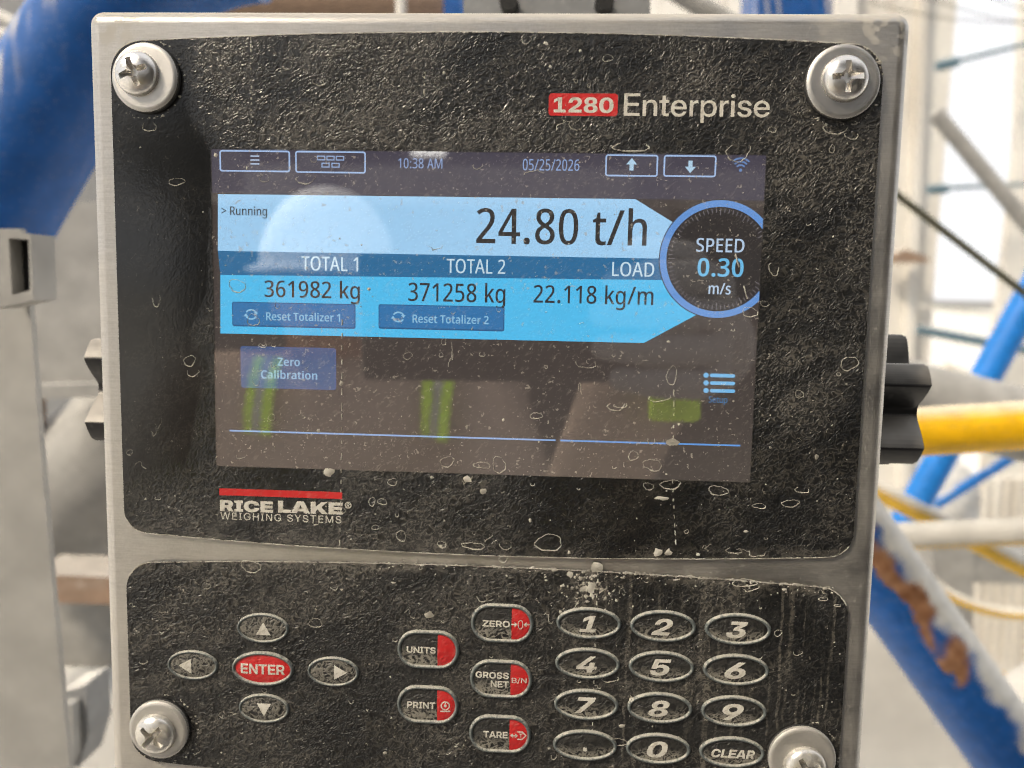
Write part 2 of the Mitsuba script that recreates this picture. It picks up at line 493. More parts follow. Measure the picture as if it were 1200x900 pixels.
# rods across the opening
def rod(key, a, b, r, m, label, cat, group=None, mid=None, sides=20):
    return put(key, tube([a] + ([mid] if mid else []) + [b], r, sides), m, smooth=40, label=label, cat=cat, group=group)


rod('tie_rod', (0.9848, 2.1, 0.627), (1.2775, 2.1, 0.7025), 0.006, 'teal_steel', 'thin slanting blue-grey rod across the top of the bright opening', 'rod')
rod('tie_rod', (0.9809, 2.1, 0.3152), (1.3091, 2.1, 0.3347), 0.006, 'teal_steel', 'thin blue-grey rod across the bright opening above the dark cable', 'rod')
rod('tie_rod', (0.9805, 2.1, 0.0073), (1.2295, 2.1, -0.0146), 0.005, 'white_paint', 'thin pale rod across the bright opening just above the thick teal one', 'rod')
rod('tie_rod', (0.9803, 2.1, -0.054), (1.3255, 2.1, -0.1121), 0.013, 'teal_steel', 'thick dark teal rod low across the bright opening', 'rod')
for i, (a, b, lab) in enumerate((((0.9724, 2.08, 0.6197), (1.0226, 2.08, 0.6327), 'dark bolted end of the slanting top rod on the white column'),
                                 ((0.9729, 2.08, 0.3105), (1.0203, 2.08, 0.3133), 'dark bolted end of the middle rod on the white column'))):
    rod('rod_bracket', a, b, 0.013, 'teal_steel', lab, 'bracket')
rod('grey_pipe', (0.7372, 1.5, 0.3851), (0.9647, 1.5, 0.1346), 0.0155, 'dusty_steel', 'dusty grey pipe slanting down across the bright opening', 'pipe')
rod('black_cable', (0.3723, 0.75, 0.1559), (0.5682, 0.75, 0.0144), 0.0042, 'dark_cable', 'dark taut cable slanting down past the right edge of the panel', 'cable')
for k, (a, c, b) in enumerate((((0.8118, 1.9, 0.7475), (0.9418, 1.9, 0.7054), (1.139, 1.9, 0.6675)), ((0.735, 1.9, 0.7204), (0.8944, 1.9, 0.6861), (1.1479, 1.9, 0.6772)), ((0.9872, 1.9, 0.7476), (1.048, 1.9, 0.7152), (1.1454, 1.9, 0.7059)))):
    rod('hanging_wire', a, b, 0.0017, 'dark_cable', ('thin sagging wire, lowest of three at the top right', 'thin sagging wire, middle of three at the top right',
        'thin sagging wire, topmost of three at the top right')[k], 'wire', mid=c, sides=10)
put('rusty_ledge', plate([(0.89, 0.143), (0.9152, 0.1544), (0.9773, 0.1314), (0.9736, 0.1225), (0.8914, 0.1211)], 2.05, 0.1), 'rusty_steel', label='small rusty ledge on the white column beside the panel', cat='ledge')

# blue brace and its small neighbour
rod('blue_brace', (0.7576, 1.1, 0.092), (0.5357, 1.1, -0.4001), 0.0225, 'blue_brace_paint', 'bright blue brace slanting behind the yellow pipe', 'brace', sides=32)
rod('blue_bar', (0.748, 1.4, -0.3643), (0.8828, 1.4, -0.2675), 0.010, 'blue_brace_paint', 'thin blue bar slanting up to the right below the yellow pipe', 'bar')
lump = trimesh.creation.icosphere(3, 1.0)
lump.vertices *= (1 + 0.5 * (meshkit.fbm(lump.vertices * 1.7, 3) - 0.5))[:, None] * np.array([0.07, 0.06, 0.085])
lump.apply_translation((0.8352, 1.55, -0.3957))
put('dust_heap', lump, 'dusty_plinth', smooth=True, label='tan heap of dust behind the blue brace', cat='heap')
heapb = (0.8418, 1.55, -0.4868)
put('dusty_ledge', bx(heapb[0] - 0.12, heapb[0] + 0.16, 1.47, 1.64, heapb[2] - 0.05, heapb[2] + 0.012), 'dusty_steel', label='dusty ledge under the tan heap, behind the blue brace', cat='ledge')

# yellow pipe, the dusty drum behind it, rails
rod('yellow_pipe', (0.23, 0.3, -0.0575), (0.3599, 0.3, -0.0453), 0.0152, 'yellow_paint', 'thick bright yellow pipe with dust along its top', 'pipe', sides=48)
rod('dusty_drum', (0.3575, 0.72, -0.0702), (0.6181, 0.72, -0.1276), 0.040, 'dusty_steel', 'wide grey dust-covered drum behind the yellow pipe', 'drum', sides=64)
rod('handrail', (0.3999, 0.85, -0.2013), (0.6359, 0.85, -0.3175), 0.0125, 'yellow_rail_paint', 'thin yellow handrail white with dust, sloping down behind the blue brace', 'handrail', sides=28)
rod('handrail', (0.4787, 0.8, -0.0555), (0.6372, 0.8, -0.1259), 0.010, 'yellow_rail_paint', 'thin dusty handrail sloping along the top of the grey drum', 'handrail', sides=28)
rod('dusty_rail', (0.3571, 0.62, -0.2124), (0.5716, 0.62, -0.1961), 0.0135, 'dusty_rail_paint', 'thick grey dusty rail with a little yellow paint showing underneath', 'rail', sides=32)
rod('yellow_hose', (0.4768, 0.8, -0.311), (0.6366, 0.8, -0.3477), 0.0068, 'yellow_rail_paint', 'thin curved yellow hose in front of the white cladding', 'hose', mid=(0.53, 0.8, -0.3423), sides=24)
rod('yellow_hose', (0.7475, 1.2, -0.5783), (0.9028, 1.2, -0.6625), 0.0055, 'yellow_rail_paint', 'thin yellow hose low at the right, below the curved one', 'hose', sides=20)
rod('blue_strut', (0.1926, 0.38, -0.0831), (0.4167, 0.38, -0.3786), 0.0288, 'blue_strut_paint', 'big blue strut at lower right, with rust patch and thick dust', 'strut', sides=72)

# dusty concrete plinth and heap under it
put('concrete_plinth', plate([(0.4132, -0.3999), (0.5137, -0.3959), (0.5254, -0.4996), (0.5812, -0.5233), (0.5942, -0.6022), (0.6975, -0.5998), (0.8425, -0.5874), (0.8737, -0.927), (0.4194, -0.9563)], 1.0, 0.15), 'dusty_plinth',
    label='pale dusty concrete block behind the big blue strut', cat='plinth')
put('painted_recess', plate([(0.5204, -0.4378), (0.5588, -0.445), (0.5686, -0.4825), (0.531, -0.4892)], 0.96, 0.03), 'grey_bracket_steel', label='dark grey box painted in as a shadowed recess beside the left edge of the big blue strut', cat='box')  # dark plate put in for the shade of a recess
put('grey_post', plate([(0.703, -0.416), (0.7748, -0.4134), (0.7947, -0.6367), (0.7311, -0.6395)], 1.3, 0.12), 'dusty_steel', label='grey steel post between the blue strut and the white cladding', cat='post')
heap = trimesh.creation.icosphere(4, 1.0)
heap.vertices *= (1 + 0.35 * (meshkit.fbm(heap.vertices * 2.3, 4, 3) - 0.5))[:, None] * np.array([0.11, 0.10, 0.11])
heap.apply_translation((0.5917, 0.62, -0.433))
put('dust_heap', heap, 'dusty_plinth', smooth=True, label='grey mound of dust at the lower right corner beside the big blue strut', cat='heap')

# --- behind, above the panel's top edge
put('mounting_bracket__plate', plate([(-0.026, 0.1849), (0.0568, 0.1847), (0.0586, 0.1339), (-0.0253, 0.1335)], 0.16, 0.012, 0.004), 'grey_bracket_steel')
for k, px in enumerate(((-0.0045, 0.155, 0.1519), (0.0373, 0.155, 0.152))):
    b = trimesh.creation.cylinder(0.0042, 0.012, sections=6)
    b.apply_transform(trimesh.transformations.rotation_matrix(math.pi / 2, [1, 0, 0]))
    b.apply_translation(px)
    put('mounting_bracket__bolt', b, 'black_rubber')
tag('mounting_bracket', 'grey bracket plate with two dark bolts above the panel top', 'bracket')
put('blue_beam', plate([(0.2584, 0.4591), (0.3509, 0.4589), (0.3582, 0.3355), (0.2646, 0.3351)], 0.9, 0.1), 'blue_pipe_paint', label='dark blue beam behind the top edge, left of the white column', cat='beam')
put('blue_beam', plate([(-0.1379, 0.4596), (-0.1094, 0.4596), (-0.1076, 0.3334), (-0.1365, 0.3332)], 0.9, 0.06), 'blue_pipe_paint', label='narrow blue upright behind the top edge, left of the grey bracket', cat='beam')
rod('steel_bar', (0.1144, 0.8, 0.393), (0.2296, 0.8, 0.3269), 0.012, 'dusty_steel', 'slanting grey bar behind the top edge, right of the grey bracket', 'bar')
rod('steel_bar', (-0.174, 0.8, 0.4025), (-0.1736, 0.8, 0.3157), 0.006, 'white_paint', 'thin pale upright bar behind the top edge, left of the grey bracket', 'bar')
rod('rusty_beam', (-0.5112, 1, 0.4265), (-0.1391, 1, 0.4317), 0.035, 'rusty_steel', 'brown rusty beam behind the top edge on the left', 'beam')

# --- left: blue bent pipe, plates, post
put('blue_pipe', tube([(-0.445, 0.36, -0.0188), (-0.4029, 0.36, 0.0485), (-0.364, 0.36, 0.1113), (-0.3256, 0.36, 0.1701), (-0.275, 0.36, 0.2295), (-0.1909, 0.36, 0.264)], 0.0435, 72), 'blue_pipe_paint', smooth=40,
    label='big bent blue pipe with dusty runs behind the upper left corner', cat='pipe')
hb = [(-0.2313, 0.0482), (-0.212, 0.047), (-0.212, 0.0178), (-0.2306, 0.0137)]
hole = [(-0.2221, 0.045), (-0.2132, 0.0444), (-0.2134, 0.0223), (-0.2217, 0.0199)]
g = Polygon(hb).difference(Polygon(hole))
fm = trimesh.creation.extrude_polygon(g, 0.018, engine='earcut')
put('channel_end__frame', trimesh.Trimesh(np.c_[fm.vertices[:, 0], 0.13 + fm.vertices[:, 2], fm.vertices[:, 1]], fm.faces[:, ::-1], process=False), 'dusty_steel')
put('channel_end__painted_hollow', plate(hole, 0.139, 0.006), 'black_rubber')  # black sheet standing in for the dark inside of the hollow section
tag('channel_end', 'open end of a grey hollow section under the blue pipe', 'bracket')
put('grey_post', plate([(-0.2888, 0.0495), (-0.2294, 0.0504), (-0.2275, 0.0379), (-0.2242, -0.0505), (-0.2209, -0.1261), (-0.2158, -0.2157), (-0.2138, -0.2586), (-0.3078, -0.2641)], 0.15, 0.004), 'dusty_steel',
    label='wide pale grey steel post along the left edge of the picture', cat='post')
put('guard_plate', plate([(-0.4241, 0.0971), (-0.3593, 0.1025), (-0.3563, -0.0698), (-0.4744, -0.0728), (-0.4652, -0.0473), (-0.4556, 0.0263), (-0.4411, 0.068)], 0.52, 0.02, 0.006), 'dusty_steel', label='grey dusty guard plate with a curved upper corner, left of the panel', cat='plate')
put('guard_plate__lip', plate([(-0.4628, -0.0672), (-0.3461, -0.0611), (-0.3465, -0.0734), (-0.4634, -0.0796)], 0.50, 0.06), 'dusty_steel')
rod('dusty_roller', (-0.625, 0.64, -0.3123), (-0.3884, 0.64, -0.097), 0.072, 'dusty_steel', 'big pale dusty roller slanting up behind the left knob', 'roller', sides=64)
put('rusty_strip', plate([(-0.5228, 0.0257), (-0.4951, 0.0263), (-0.5049, -0.2058), (-0.5335, -0.2068)], 0.58, 0.02), 'rusty_steel', label='rusty brown upright strip behind the grey post', cat='strip')
put('cross_bar', bx((-0.4647, 0.5, -0.2561)[0], (-0.3354, 0.5, -0.251)[0], 0.5, 0.56, (-0.4408, 0.5, -0.2682)[2], (-0.4397, 0.5, -0.2421)[2]), 'rusty_steel', label='tan horizontal bar low behind the left edge of the panel', cat='bar')
put('back_plate', plate([(-0.7204, -0.2148), (-0.4209, -0.2053), (-0.4273, -0.4994), (-0.7365, -0.5142)], 0.75, 0.03), 'dusty_steel', label='pale grey upright sheet behind the tan bar at lower left', cat='plate')
put('floor_plate', plate([(-0.6365, -0.4372), (-0.3684, -0.4303), (-0.372, -0.5961), (-0.6459, -0.6121)], 0.62, 0.1), 'dusty_plinth', label='pale dusty ledge at the lower left behind the panel', cat='ledge')
put('clamp__jaw', plate([(-0.3122, -0.2521), (-0.2989, -0.2479), (-0.294, -0.2452), (-0.2928, -0.2793), (-0.301, -0.3057), (-0.3059, -0.3059), (-0.3067, -0.2629), (-0.3126, -0.2619)], 0.30, 0.03, 0.001), 'grey_bracket_steel')
put('clamp__bolt', plate([(-0.3088, -0.2567), (-0.2981, -0.255), (-0.2984, -0.2936), (-0.3035, -0.3036), (-0.3076, -0.288)], 0.29, 0.03, 0.001), 'dusty_steel')
tag('clamp', 'small grey clamp at lower left between post and panel', 'clamp')
put('pale_plate', plate([(-0.728, 0.1046), (-0.6983, 0.1348), (-0.6723, 0.1401), (-0.6655, 0.113), (-0.7052, 0.09)], 1.0, 0.02), 'white_paint', label='small pale plate glimpsed between the blue pipe and the panel', cat='plate')  # plain pale plate
rod('white_tube', (-0.8874, 1.1, 0.4506), (-0.8147, 1.1, 0.4175), 0.0075, 'white_paint', 'pale tube, upper of two in the top left corner', 'tube')
rod('white_tube', (-0.8893, 1.1, 0.4122), (-0.8206, 1.1, 0.4073), 0.0085, 'white_paint', 'pale tube, lower of two in the top left corner', 'tube')
put('machine_wall', plate([(-1.4324, 0.6025), (-0.139, 0.6019), (-0.1089, -1.3691), (-1.5894, -1.4694)], 1.35, 0.1), 'grey_bracket_steel', label='dusty grey machine side far behind the panel on the left', cat='wall')
put('far_wall', plate([(-1.1976, 1.2732), (1.0187, 1.2724), (1.2762, -3.091), (-1.257, -3.2708)], 3.2, 0.1), 'white_paint', label='pale wall far behind the top edge of the panel', cat='wall')

fl = trimesh.Trimesh([[-1.9, -4.0, GZ + 0.006], [2.2, -4.0, GZ + 0.006], [2.2, -0.35, GZ + 0.006], [-1.9, -0.35, GZ + 0.006]], [[0, 1, 2], [0, 2, 3]], process=False)
put('added_dark_floor', fl, 'hall_steel', label='added dark floor slab that dims the ground mirrored in the panel', kind='structure')  # added to darken the ground that the membrane mirrors
# --- the side the panel faces: hall that its glass mirrors
put('hall_wall', cat_([bx(-1.9, 6.0, -4.3, -4.0, GZ, 1.15), ]), 'hall_cladding', label='dark cladding wall of the hall that the panel faces', cat='wall')
put('hall_wall__side', bx(2.2, 2.4, -4.0, -0.2, GZ, 2.1), 'hall_cladding')
put('added_roof', bx(-0.6, 2.4, -4.3, -1.5, 2.1, 2.2), 'hall_cladding', label='added unseen dark roof, left open so light reaches the panel from the upper left', cat='roof')  # added out of view, shaped to leave the upper left open to the sky
for x in (-1.2, 0.35, 1.5):
    put('hall_wall__upright', bx(x, x + 0.16, -3.95, -3.75, GZ, 1.15), 'hall_steel')
put('hall_wall__girder', bx(-1.9, 2.2, -3.98, -3.8, 0.42, 0.60), 'dusty_steel')

put('added_pale_board', plate([(x, z) for x, z in ((0.5703, -3, 0.994)[::2], (1.0759, -3, 1.025)[::2], (1.1001, -3, 0.6387)[::2], (0.6513, -3, 0.5676)[::2])], -3.06, 0.06), 'white_paint', label='added pale board, put in for a dim reflection in the upper right of the black membrane', cat='board')  # added out of view to give the membrane a lighter reflection
put('added_pale_cabinet', bx((-1.3827, -2.4, 0.5039)[0], (-1.145, -2.4, 0.5061)[0], -2.9, -2.4, (-1.3873, -2.4, 0.3615)[2], (-1.3812, -2.4, 0.5501)[2]), 'dusty_steel', label='added pale cabinet, put in for a dim reflection beside the upper left of the display', cat='cabinet')  # made-up block, out of view, that lightens the left strip by reflection
for c_, w_, lab in (((-1.7955, -3.4, -0.3999), 0.06, 'small lit floodlight mirrored as a white spot left of the display'), ((-0.5425, -3.4, 0.6177), 0.07, 'lit floodlight mirrored as a pale streak above the clock')):
    put('floodlight__case' if 'floodlight__case' not in scene else 'floodlight_001__case', round_box(c_[0] - w_ * 1.3, c_[0] + w_ * 1.3, c_[1] - 0.12, c_[1] - 0.012, c_[2] - w_ * 0.75, c_[2] + w_ * 0.75, 0.01, 8), 'hall_steel', smooth=30)
    k_ = 'floodlight' if 'floodlight__lens' not in scene else 'floodlight_001'
    put(k_ + '__lens', bx(c_[0] - w_, c_[0] + w_, c_[1] - 0.012, c_[1], c_[2] - w_ * 0.45, c_[2] + w_ * 0.45), {'type': 'diffuse', 'reflectance': rgb(0.3, 0.3, 0.3)},
        emitter={'type': 'area', 'radiance': rgb(*[v * LUM for v in (3.2, 3.1, 2.9)])})
    tag(k_, lab, 'lamp')

# ------------------------------------------------------------------ the weighing indicator (panel millimetres: x right, z up, y = 0 the steel face, camera at -y)
W = 'weighing_indicator'
tag(W, 'dusty stainless steel weighing indicator with lit blue display and rubber keypad', 'indicator')
hous = round_box(-0.1118, 0.1118, 0.0, 0.075, -0.128, 0.1012, 0.0040, 40)
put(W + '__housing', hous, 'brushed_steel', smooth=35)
# folded rear flange, 1 mm wider: the fine bright line along the left and right edges
put(W + '__gasket', round_box(-0.1114, 0.1114, 0.0755, 0.0775, -0.1276, 0.1008, 0.0008, 12), 'black_rubber')
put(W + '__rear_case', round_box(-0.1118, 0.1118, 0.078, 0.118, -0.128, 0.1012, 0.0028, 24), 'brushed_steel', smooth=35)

xa = np.linspace(-104.4, 104.4, 61)
up_top = [(x, 95.0 - 2.9e-4 * x * x) for x in xa]
up_bot = [(x, -49.4 + 3.2e-4 * x * x) for x in xa]
lo_top = [(x, -52.6 - 2.6e-4 * x * x) for x in xa]
lo_bot = [(x, -120.2 + 3.6e-4 * x * x) for x in xa]


def rounded(g, r_top, r_bot):
    zc = g.centroid.y
    a = g.buffer(-r_top).buffer(r_top, quad_segs=10)
    b = g.buffer(-r_bot).buffer(r_bot, quad_segs=10)
    x0, z0, x1, z1 = g.bounds
    return union_all([a.intersection(box(x0, zc, x1, z1 + 1)), b.intersection(box(x0, z0 - 1, x1, zc))])


upper = rounded(Polygon(up_bot + up_top[::-1]), 8.6, 7.0)
lower = rounded(Polygon(lo_bot + lo_top[::-1]), 8.5, 8.6)
SCREEN = (-76.74, -25.74, 75.27, 63.59)
screen = box(*SCREEN)
put(W + '__upper_overlay', flat(upper.difference(screen), -1.0, 1.2), 'overlay_film', label='black membrane framing the display')
put(W + '__keypad_overlay', flat(lower, -1.0, 1.2), 'overlay_film', label='black membrane under the keys')

# printed marks on the overlay
UP = W + '__upper_overlay'
put(UP + '__red_tab', flat(rbox((16.63, 73.31, 35.17, 79.22), 0.9), -1.10, 0.2), 'red_print')
put(UP + '__model_number', flat(fit('1280', (18.01, 74.1, 34.04, 78.22), font='Inter', wght=800), -1.18, 0.2), 'cream_print')
put(UP + '__model_name', flat(fit('Enterprise', (36.8, 71.79, 75.41, 79.33), font='Inter', wght=500), -1.10, 0.2), 'cream_print')
put(UP + '__red_bar', flat(box(*(-75.93, -34.24, -39.95, -32.23)), -1.10, 0.2), 'red_print')
put(UP + '__maker_name', flat(union_all([fit('RICE', (-75.75, -38.98, -60.16, -35.63), font='Inter', wght=900), fit('LAKE', (-58.66, -38.77, -39.83, -35.33), font='Inter', wght=900)]).buffer(0.02), -1.10, 0.2), 'cream_print')
put(UP + '__maker_line', flat(fit('WEIGHING SYSTEMS', (-75.68, -41.42, -40.21, -39.27), font='Inter', wght=400, spacing=0.12), -1.10, 0.2), 'cream_print')
put(UP + '__registered_mark', flat(union_all([Point(*(-38.22, -35.97)).buffer(0.95).difference(Point(*(-38.22, -35.97)).buffer(0.75)), fit('R', (-38.59, -36.59, -37.85, -35.34), font='Inter', wght=600)]), -1.10, 0.2), 'cream_print')

# ---------------- display
DS = W + '__display'


def lit(key, shape, front, colour, thick=0.1, gain=1.0):
    put(DS + '__' + key, flat(shape, front, thick), {'type': 'diffuse', 'reflectance': rgb(0.02, 0.02, 0.02)},
        emitter={'type': 'area', 'radiance': rgb(*[c * LUM * gain for c in srgb(*colour)])})


def dark(key, shape, front, bsdf='lcd_black', thick=0.1):
    put(DS + '__' + key, flat(shape, front, thick), bsdf)


plain('lcd_black', (0.012, 0.013, 0.016), 0.5)
plain('lcd_ink', (0.02, 0.02, 0.025), 0.5)
put(DS + '__glass', trimesh.Trimesh(np.array([[SCREEN[0], -0.95, SCREEN[1]], [SCREEN[2], -0.95, SCREEN[1]], [SCREEN[2], -0.95, SCREEN[3]], [SCREEN[0], -0.95, SCREEN[3]]]) / 1000,
    [[0, 1, 2], [0, 2, 3]], process=False), 'display_glass')
lit('backlight_panel', screen, -0.08, (61, 52, 51))
BLUE = (176, 206, 250)
C0 = (63.87, 35.75)
RO, RI = 15.9, 14.1
disc = Point(*C0).buffer(RO + 0.25, quad_segs=40)
top_band = Polygon([(-75.1, 51.4), (40.8, 51.6), (51.9, 45.1), (47.6, 35.7), (-75.4, 35.7)]).difference(disc)
mid_band = Polygon([(-75.4, 35.7), (51.8, 35.7), (52, 29.9), (-74.8, 29)]).difference(disc)
low_band = Polygon([(-74.8, 29), (52, 29.9), (61.6, 22.3), (44.5, 12.5), (-75.1, 12.5)]).difference(disc)
lit('header_reflection_glow', box(SCREEN[0], (-73.68, 51.66)[1], SCREEN[2], SCREEN[3]).difference(disc).difference(top_band), -0.14, (66, 62, 80))  # bluish glow painted in for a reflection across the top of the screen
lit('flow_band', top_band, -0.20, (163, 214, 252), gain=1.12)
lit('title_band', mid_band, -0.20, (16, 112, 166))
lit('totals_band', low_band, -0.20, (74, 196, 248), gain=1.12)
ring = Point(*C0).buffer(RO, quad_segs=48).difference(Point(*C0).buffer(RI, quad_segs=48)).intersection(screen)
lit('gauge_face', Point(*C0).buffer(RI - 0.1, quad_segs=40).intersection(screen), -0.20, (30, 27, 33))
lit('gauge_ring', ring, -0.24, (104, 160, 232))
ticks = []
for k in range(72):
    a = k / 72 * 2 * math.pi
    l = 1.7 if k % 6 == 0 else 1.0
    ticks.append(LineString([(C0[0] + (RI - 0.5) * math.cos(a), C0[1] + (RI - 0.5) * math.sin(a)), (C0[0] + (RI - 0.5 - l) * math.cos(a), C0[1] + (RI - 0.5 - l) * math.sin(a))]).buffer(0.09))
lit('gauge_ticks', union_all(ticks).intersection(screen), -0.26, (132, 126, 134))
N = dict(font='Khmer')
lit('gauge_title', fit('SPEED', (57.73, 37.68, 70.66, 41.46), wght=500, wdth=82), -0.28, (196, 222, 250))
lit('gauge_value', fit('0.30', (58.33, 31.02, 70.72, 36.08), wght=600, wdth=90), -0.28, (112, 202, 250))
lit('gauge_unit', fit('m/s', (61.57, 26.28, 67.55, 29.4), wght=550, wdth=85), -0.28, (196, 222, 250))
dark('status_text', fit('> Running', (-74.14, 44.85, -61.18, 48.13), wght=450, wdth=90), -0.30, 'lcd_ink')
dark('flow_value', fit('24.80 t/h', (-2.51, 38.91, 44.19, 49.15), wght=450, wdth=82), -0.30, 'lcd_ink')
lit('title_text', union_all([fit('TOTAL 1', (-51.52, 30.66, -35.49, 34.67), wght=430, wdth=85), fit('TOTAL 2', (-10.64, 30.71, 5.68, 34.68), wght=430, wdth=85),
    fit('LOAD', (35.1, 30.69, 46.58, 34.63), wght=430, wdth=85)]), -0.28, (214, 240, 255))
dark('total_value', fit('361982 kg', (-62.17, 21.54, -35.01, 27.96), wght=450, wdth=84), -0.30, 'lcd_ink')
dark('total_value', fit('371258 kg', (-21.31, 21.08, 5.83, 28.15), wght=450, wdth=84), -0.30, 'lcd_ink')
dark('total_value', fit('22.118 kg/m', (13.64, 21.39, 46.64, 28.16), wght=450, wdth=84), -0.30, 'lcd_ink')


def refresh(c):
    out = []
    for a0 in (20, 200):
        a = np.radians(np.linspace(a0, a0 + 125, 14))
        arc = LineString(np.c_[c[0] + 1.55 * np.cos(a), c[1] + 1.3 * np.sin(a)]).buffer(0.22)
        e = (c[0] + 1.55 * math.cos(a[0]), c[1] + 1.3 * math.sin(a[0]))
        s = 1 if a0 == 20 else -1
        out += [arc, Polygon([(e[0] - 0.75, e[1] + 0.1 * s), (e[0] + 0.6, e[1] + 0.1 * s), (e[0] - 0.05, e[1] - 0.7 * s)])]
    return union_all(out)


for r, t, c in (((-71.57, 14.61, -36.22, 21.56), ('Reset Totalizer 1', (-61.76, 16.54, -40.58, 18.91)), (-66.04, 18.07)), ((-29.69, 14.82, 5.71, 21.7), ('Reset Totalizer 2', (-20.07, 16.73, 1.32, 19.15)), (-24.04, 18.24))):
    lit('reset_button_edge', rbox(r, 0.6), -0.26, (24, 96, 150))
    lit('reset_button', rbox((r[0] + .25, r[1] + .45, r[2] - .35, r[3] - .25), 0.5), -0.32, (34, 122, 186))
    lit('reset_button_text', union_all([fit(t[0], t[1], wght=600, wdth=100), refresh(c)]), -0.40, (150, 208, 244))
z = (-69.34, -2.86, -41.83, 9.04)
lit('zero_button_edge', rbox(z, 0.7), -0.20, (62, 92, 150))
lit('zero_button', rbox((z[0] + .35, z[1] + .35, z[2] - .3, z[3] - .3), 0.6), -0.26, (54, 90, 140))
lit('zero_button_text', union_all([fit('Zero', (-58.6, 3.67, -52.21, 5.99), wght=600), fit('Calibration', (-63.44, -0.07, -47.22, 2.43), wght=600)]), -0.34, (150, 198, 236))
lit('rule_line', box(*(-72.86, -14.05, 20.7, -14.02)).buffer(0) if False else LineString([(-72.9, -15.4), (20.8, -15.5)]).buffer(0.22, cap_style='flat'), -0.2, (150, 190, 246))
lit('rule_line', LineString([(22.1, -15.5), (72.2, -15.5)]).buffer(0.22, cap_style='flat'), -0.2, (96, 168, 246))
for r in ((-74.49, 57.59, -54.55, 63.48), (-53.11, 57.5, -33.36, 63.47), (32.36, 57.59, 46.57, 63.57), (48.06, 57.67, 62.16, 63.63)):
    r = (r[0], r[1], r[2], min(r[3], SCREEN[3] - 0.15))
    lit('menu_button', outline(r, 0.75, 0.42), -0.2, BLUE)
c = (-64.49, 60.82)
lit('menu_icon', union_all([box(c[0] - 1.25, c[1] + d - 0.17, c[0] + 1.25, c[1] + d + 0.17) for d in (-1.05, 0, 1.05)]), -0.2, (200, 222, 252))
c = (-43.21, 60.6)
tiles = [box(c[0] + a - 1.15, c[1] + 0.35, c[0] + a + 1.15, c[1] + 1.6) for a in (-2.65, 0, 2.65)] + [box(c[0] + a - 1.15, c[1] - 1.6, c[0] + a + 1.15, c[1] - 0.3) for a in (-1.4, 1.4)]
lit('tiles_icon', union_all([t.difference(t.buffer(-0.28, join_style='mitre')) for t in tiles]), -0.2, (160, 190, 236))
lit('clock_text', fit('10:38 AM', (-24.37, 59.06, -12.13, 61.8), wght=400, wdth=80), -0.2, (150, 176, 226))
lit('date_text', fit('05/25/2026', (9.94, 58.91, 25.33, 61.98), wght=400, wdth=82), -0.2, (150, 180, 232))


def arrow(c, s):
    p = [(-0.55, -1.6), (0.55, -1.6), (0.55, 0.0), (1.45, 0.0), (0, 1.7), (-1.45, 0.0), (-0.55, 0.0)]
    return Polygon([(c[0] + a, c[1] + s * b) for a, b in p])


lit('scroll_icon', union_all([arrow((39.47, 60.82), 1), arrow((55.25, 60.38), -1)]), -0.2, (190, 226, 252))
c = (68.67, 59.64)
wf = [Point(c[0], c[1]).buffer(0.42)]
for r in (1.35, 2.25, 3.15):
    a = np.radians(np.linspace(48, 132, 12))
    wf.append(LineString(np.c_[c[0] + r * np.cos(a), c[1] + r * np.sin(a)]).buffer(0.22))
lit('signal_icon', union_all(wf), -0.2, (108, 146, 206))
su = []
for py in (440.5, 449.5, 458.5):
    pass
for a, b, d in (((61.92, 3.97), (63.44, 3.96), (69.37, 3.97)), ((62.01, 1.84), (63.53, 1.83), (69.47, 1.84)), ((62.11, -0.29), (63.63, -0.3), (69.57, -0.29))):
    su += [Point(*a).buffer(0.72), LineString([b, d]).buffer(0.5)]
lit('setup_icon', union_all(su), -0.2, (120, 198, 250))
lit('setup_text', fit('Setup', (62.93, -4.25, 68.06, -1.82), wght=500), -0.2, (70, 130, 186))

# ---------------- keys
IT = dict(font='Inter', wght=800, slant=0.22)


def domed(mesh, shape, half, h=0.5):
    """Bulges a flat sheet towards the viewer over the key's outline, and cuts it fine enough to follow."""
    import shapely
    v, f = trimesh.remesh.subdivide_to_size(mesh.vertices * 1000, mesh.faces, 0.8)
    d = shapely.distance(shapely.points(v[:, 0], v[:, 2]), shape.exterior)
    v[:, 1] -= h * (1 - (1 - np.clip(d / half, 0, 1)) ** 2)
    m = trimesh.Trimesh(v / 1000, f, process=False)
    m.merge_vertices()
    return m


def key(shape, rimw, rimh, legends, reds=(), enter=False):
    k = W + '__key'
    n = 0
    while k in scene:
        n += 1
        k = f'{W}__key_{n:03d}'
    half = (shape.bounds[3] - shape.bounds[1]) / 2
    put(k, domed(flat(shape, -1.25, 0.4), shape, half), 'red_print' if enter else 'key_face', smooth=40, label='red ENTER key' if enter else None)
    put(k + '__rim', rim_mesh(shape, rimw, rimh, -1.0), 'key_rim_plastic', smooth=50)
    if reds:
        put(k + '__red_field', domed(flat(reds, -1.33, 0.2), shape, half), 'red_print', smooth=40)
    if legends is not None:
        put(k + '__legend', domed(flat(legends, -1.41 if reds else -1.35, 0.25), shape, half), 'cream_print')
    return k


mat('key_face', {'type': 'twosided', 'bsdf': {'type': 'bumpmap', 'tex': scene['overlay_film']['bsdf']['tex'], 'scale': 0.8, 'bsdf': None}})


